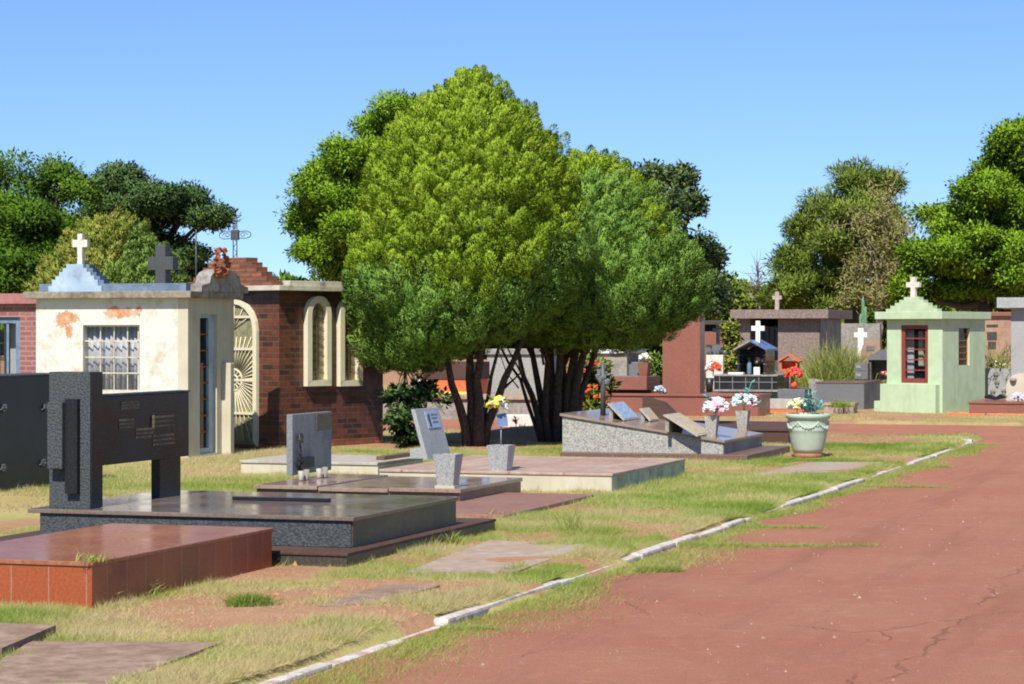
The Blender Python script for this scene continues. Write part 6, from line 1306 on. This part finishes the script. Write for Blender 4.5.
# red flowering shrub
t = tree('flowering_shrub', 'green shrub dotted with red orange flowers beside the many trunked cypress', 'shrub', 585, 0, 45, [(588, 372, 18, 16, 0), (580, 392, 18, 16, 0), (596, 388, 16, 18, .2), (586, 408, 24, 12, 0)], 'lf_olive', (.12, .05), .22, 330, 40, 313, .03)
rg = random.Random(77); mb = MB()
o0 = None
for k in range(34):
    a, e = rg.uniform(-2.6, -.2), rg.uniform(-.5, 1.2); p = at(586 + rg.uniform(-20, 20), 385 + rg.uniform(-26, 22), 45 - rg.uniform(.25, .45))
    if o0 is None:
        m_ = MB(); m_.ball((0, 0, 0), .034, 1, jit=.2)
        for q_ in range(7): m_.ball((rg.uniform(-.04, .04), rg.uniform(-.04, .04), rg.uniform(-.03, .03)), .026, 1, jit=.3)
        o0 = m_.build('blossom', 'redpetal'); o = o0
    else: o = o0.copy(); COL.objects.link(o)
    o.parent = t; o.location = p - ORG[t]; s_ = rg.uniform(.7, 1.35); o.scale = (s_, s_, s_ * .8)
# tall grass behind the grey block tomb: clumps of long stems
for k, (u, v_, dd, hp, wp, n, dry, lab) in enumerate(((838, 385, 56, 62, 40, 900, .35, 'tall green grass clump behind the grey block tomb'), (815, 388, 57.5, 44, 40, 520, .55, 'shorter pale grass clump at the mausoleum corner'), (862, 380, 57, 40, 34, 380, .75, 'straw coloured grass clump behind the stone niche'), (852, 380, 57.3, 52, 40, 600, .75, 'pale straw grass clump in front of the boundary wall'), (880, 380, 64, 52, 40, 500, .65, 'pale grass clump beside the green chapel roof line'), (712, 380, 62, 34, 40, 400, .8, 'straw grass clump left of the black shrine'))):
    x, y = gd(u, dd); rng = np.random.default_rng(400 + k); s = dd / F; hh = hp * s; w = wp * s; z0 = 0.0
    b = np.stack([x + rng.normal(size=n) * w * .3, y + rng.normal(size=n) * .35, np.full(n, z0)], -1); dr_ = norm(np.stack([rng.normal(size=n) * .2, rng.normal(size=n) * .2, np.ones(n)], -1)); L = hh * rng.uniform(.6, 1.15, n)[:, None]
    sd = norm(np.cross(dr_, rng.normal(size=(n, 3)))) * .011; mid = b + dr_ * L * .6; tip = mid + norm(dr_ + rng.normal(size=(n, 3)) * .25 + np.stack([dr_[:, 0], dr_[:, 1], dr_[:, 2] * 0 - .2], -1) * 1.6) * L * .45
    v = np.concatenate([np.stack([b - sd, b + sd, mid + sd * .8, mid - sd * .8], 1), np.stack([mid - sd * .8, mid + sd * .8, tip + sd * .15, tip - sd * .15], 1)]); tn = np.clip(rng.normal(size=n) * .22 + dry, 0, 1)
    o = mesh_np('tall_grass', v, 4, 'lf_weed', np.concatenate([tn, np.clip(tn + .2, 0, 1)]), None, (x, y, z0)); o.location = (x, y, z0); tag(o, lab, 'grass clump', 'tall grass clumps')
# distant wood closing the horizon
rng = np.random.default_rng(500); lob = []
for k in range(70): u = -80 + k * 17 + rng.uniform(-8, 8); dd = 150 + rng.uniform(-12, 20); lob.append((np.array(at(u, rng.uniform(312, 322), dd)), rng.uniform(1.4, 2.4), rng.uniform(1.3, 1.9)))
for k in range(50): u = -80 + k * 24 + rng.uniform(-8, 8); dd = 165; lob.append((np.array(at(u, 330, dd)), 2.2, 2.2))
v, tn, nr = blob_crown(rng, lob, 2200, 30, (.6, .34), .8); o = mesh_np('distant_wood', v, 4, 'lf_deep', tn, nrm=nr); tag(o, 'distant low line of green trees along the horizon', 'trees', kind='stuff')

# ================================================================== GRASS
rng = np.random.default_rng(900)
def footmask(x, y):
    m = np.ones(len(x), bool)
    if FLAGS:
        jx = x + (vnoise(np.stack([x * 7, y * 4, x * 0], -1), 71) - .5) * .22; jy = y + (vnoise(np.stack([x * 7, y * 4, x * 0 + 9], -1), 72) - .5) * .5
        for P_ in FLAGS:
            ins = np.zeros(len(x), bool); j = len(P_) - 1
            for i in range(len(P_)):
                xi, yi = P_[i]; xj, yj = P_[j]; ins ^= ((yi > jy) != (yj > jy)) & (jx < (xj - xi) * (jy - yi) / (yj - yi + 1e-12) + xi); j = i
            m &= ~ins
    for (a0, a1, b0, b1) in FOOT: m &= ~((x > a0 - .015) & (x < a1 + .015) & (y > b0 - .015) & (y < b1 + .015))
    return m
def infr(x, y):
    d = -x * SA + y * CA; xc = x * CA + y * SA; u = 512 + F * xc / d; return (u > -40) & (u < 1064) & (d > 9.5)
BL = []; TN = []
def scatter(n, x0, x1, y0, y1, hmul, wd, pw=1.0, thin=1.0):
    x = rng.uniform(x0, x1, n); y = rng.uniform(y0, y1, n); k = infr(x, y); x, y = x[k], y[k]
    k = (x < road_edge(y) - .10) & ~((y > CY0 - .1) & (y < CY1 + .15)); x, y = x[k], y[k]; k = footmask(x, y); x, y = x[k], y[k]
    c = cover(x, y); k = rng.uniform(0, 1, len(x)) < (c ** pw) * thin; x, y, c = x[k], y[k], c[k]
    add(x, y, ground_z(x, y), c, green(x, y), hmul, wd)
def add(x, y, z, c, dry, hmul, wd):
    n = len(x); p = np.stack([x, y, z - .01], -1)
    tuftn = fbm(np.stack([x * 2.2, y * 2.2, x * 0], -1), 33, 3); h = (.028 + .075 * np.clip(tuftn - .3, 0, 1) + .02 * c) * rng.uniform(.5, 1.5, n) * hmul
    wind = np.array([.55, .15, 0]); d = norm(rng.normal(size=(n, 3)) * np.array([.75, .75, 0]) + wind * .35 + np.array([0, 0, .8])); sd = norm(np.cross(d, rng.normal(size=(n, 3)))) * (wd * rng.uniform(.6, 1.3, n))[:, None]
    mid = p + d * h[:, None] * .6; tip = mid + norm(d + rng.normal(size=(n, 3)) * .35 + np.array([.2, 0, -.55])) * h[:, None] * .6
    BL.append(np.stack([p - sd, p + sd, tip], 1)); TN.append(np.clip(dry + rng.normal(size=n) * .14, 0, 1))
scatter(2600000, -10.5, KX, 9, 22, .85, .0019)
scatter(1500000, -14, KX, 22, 36, .85, .0032)
scatter(260000, -22, -9, 20, 36, .8, .0042)
scatter(160000, -22, KX, 36, 58, .9, .007)
# taller grass growing against the tomb edges
for (a0, a1, b0, b1) in FOOT:
    for (u0, v0, u1, v1, nx_, ny_) in ((a0, b0, a1, b0, 0, -1), (a1, b0, a1, b1, 1, 0)):
        L = math.hypot(u1 - u0, v1 - v0); n = int(L * 520); tt = rng.uniform(0, 1, n); off = np.abs(rng.normal(size=n)) * .05 + .012
        x = u0 + (u1 - u0) * tt + nx_ * off; y = v0 + (v1 - v0) * tt + ny_ * off; k = infr(x, y); x, y = x[k], y[k]
        k = (fbm(np.stack([x * 1.6, y * 1.6, x * 0], -1), 55, 3) > .50) & footmask(x, y) & (y < 46); x, y = x[k], y[k]
        if len(x): add(x, y, ground_z(x, y), np.full(len(x), .8), np.clip(.45 + rng.normal(size=len(x)) * .15, 0, 1), 1.25, .003)
# grass along the road side of the kerb and in the joints of the road
n = 170000; y = rng.uniform(9, KY, n); w = np.clip(.05 + .42 * (fbm(np.stack([y * .55, y * 0, y * 0], -1), 61, 3) - .32) * 2.2 + .42 * ss(18, 11, y), .0, .85); x = KX + .03 + np.abs(rng.normal(size=n)) * w * .5; k = infr(x, y) & (x < KX + .9); x, y, w = x[k], y[k], w[k]
k = rng.uniform(0, 1, len(x)) < np.clip(w * 4, .12, 1); x, y = x[k], y[k]; add(x, y, np.full(len(x), RZ), np.full(len(x), .6), np.clip(.42 + .5 * (fbm(np.stack([x, y, x * 0], -1) * 1.4, 62, 2) - .5), 0, 1), 0.7, .0026)
for (u0, u1, v_, dens) in ((670, 882, 546.5, 1.0), (738, 828, 528, .5), (800, 960, 487.5, 1.0), (770, 830, 498, .6), (856, 915, 476.5, .7), (880, 960, 467.5, .7), (640, 682, 571.5, .8), (440, 500, 630, .6), (905, 950, 452, .6)):
    a, e = gp(u0, v_, RZ), gp(u1, v_, RZ); n = int(16000 * dens); tt = rng.beta(.8, 1.8, n); x = a[0] + (e[0] - a[0]) * tt; y = a[1] + (e[1] - a[1]) * tt + rng.normal(size=n) * .055 * (1.1 - tt) + .03 * np.sin(x * 5)
    k = x > KX + .02; x, y = x[k], y[k]; add(x, y, np.full(len(x), RZ), np.full(len(x), .5), np.clip(.45 + rng.normal(size=len(x)) * .1, 0, 1), .8, .003)
o = mesh_np('grass', np.concatenate(BL), 3, 'lf_grass', np.concatenate(TN)); tag(o, 'patchy yellow green lawn grass on the verge and between the tombs', 'grass', kind='stuff')
# clods and grit on the bare earth
n = 2600; x = rng.uniform(-10.5, KX - .15, n); y = rng.uniform(10, 40, n); k = infr(x, y) & footmask(x, y); x, y = x[k], y[k]; k = rng.uniform(0, 1, len(x)) > cover(x, y) * 1.5; x, y = x[k], y[k]; n = len(x)
c = np.stack([x, y, ground_z(x, y) + .004], -1); r = (.006 + .02 * rng.uniform(0, 1, n) ** 4)[:, None]
tv = np.array([[1, 0, -.4], [-.5, .87, -.4], [-.5, -.87, -.4], [0, 0, .9]]); V = c[:, None] + (tv[None] + rng.normal(size=(n, 4, 3)) * .25) * r[:, None]
o = mesh_np('soil_clods', np.concatenate([V[:, [0, 1, 3]], V[:, [1, 2, 3]], V[:, [2, 0, 3]]]), 3, 'terracotta'); tag(o, 'small clods and grit on the bare red earth', 'soil', kind='stuff')
n = 2200; x = rng.uniform(KX + .05, 1.5, n); y = rng.uniform(9.5, 40, n); k = infr(x, y); x, y = x[k], y[k]; n = len(x)
c = np.stack([x, y, np.full(n, RZ + .002)], -1); r = (.004 + .011 * rng.uniform(0, 1, n) ** 5)[:, None]
V = c[:, None] + (tv[None] * np.array([1, 1, .7]) + rng.normal(size=(n, 4, 3)) * .25) * r[:, None]
o = mesh_np('road_grit', np.concatenate([V[:, [0, 1, 3]], V[:, [1, 2, 3]], V[:, [2, 0, 3]]]), 3, 'flag_grey'); tag(o, 'loose grit and small stones scattered on the road', 'grit', kind='stuff')
print('BLADES', sum(len(b) for b in BL))
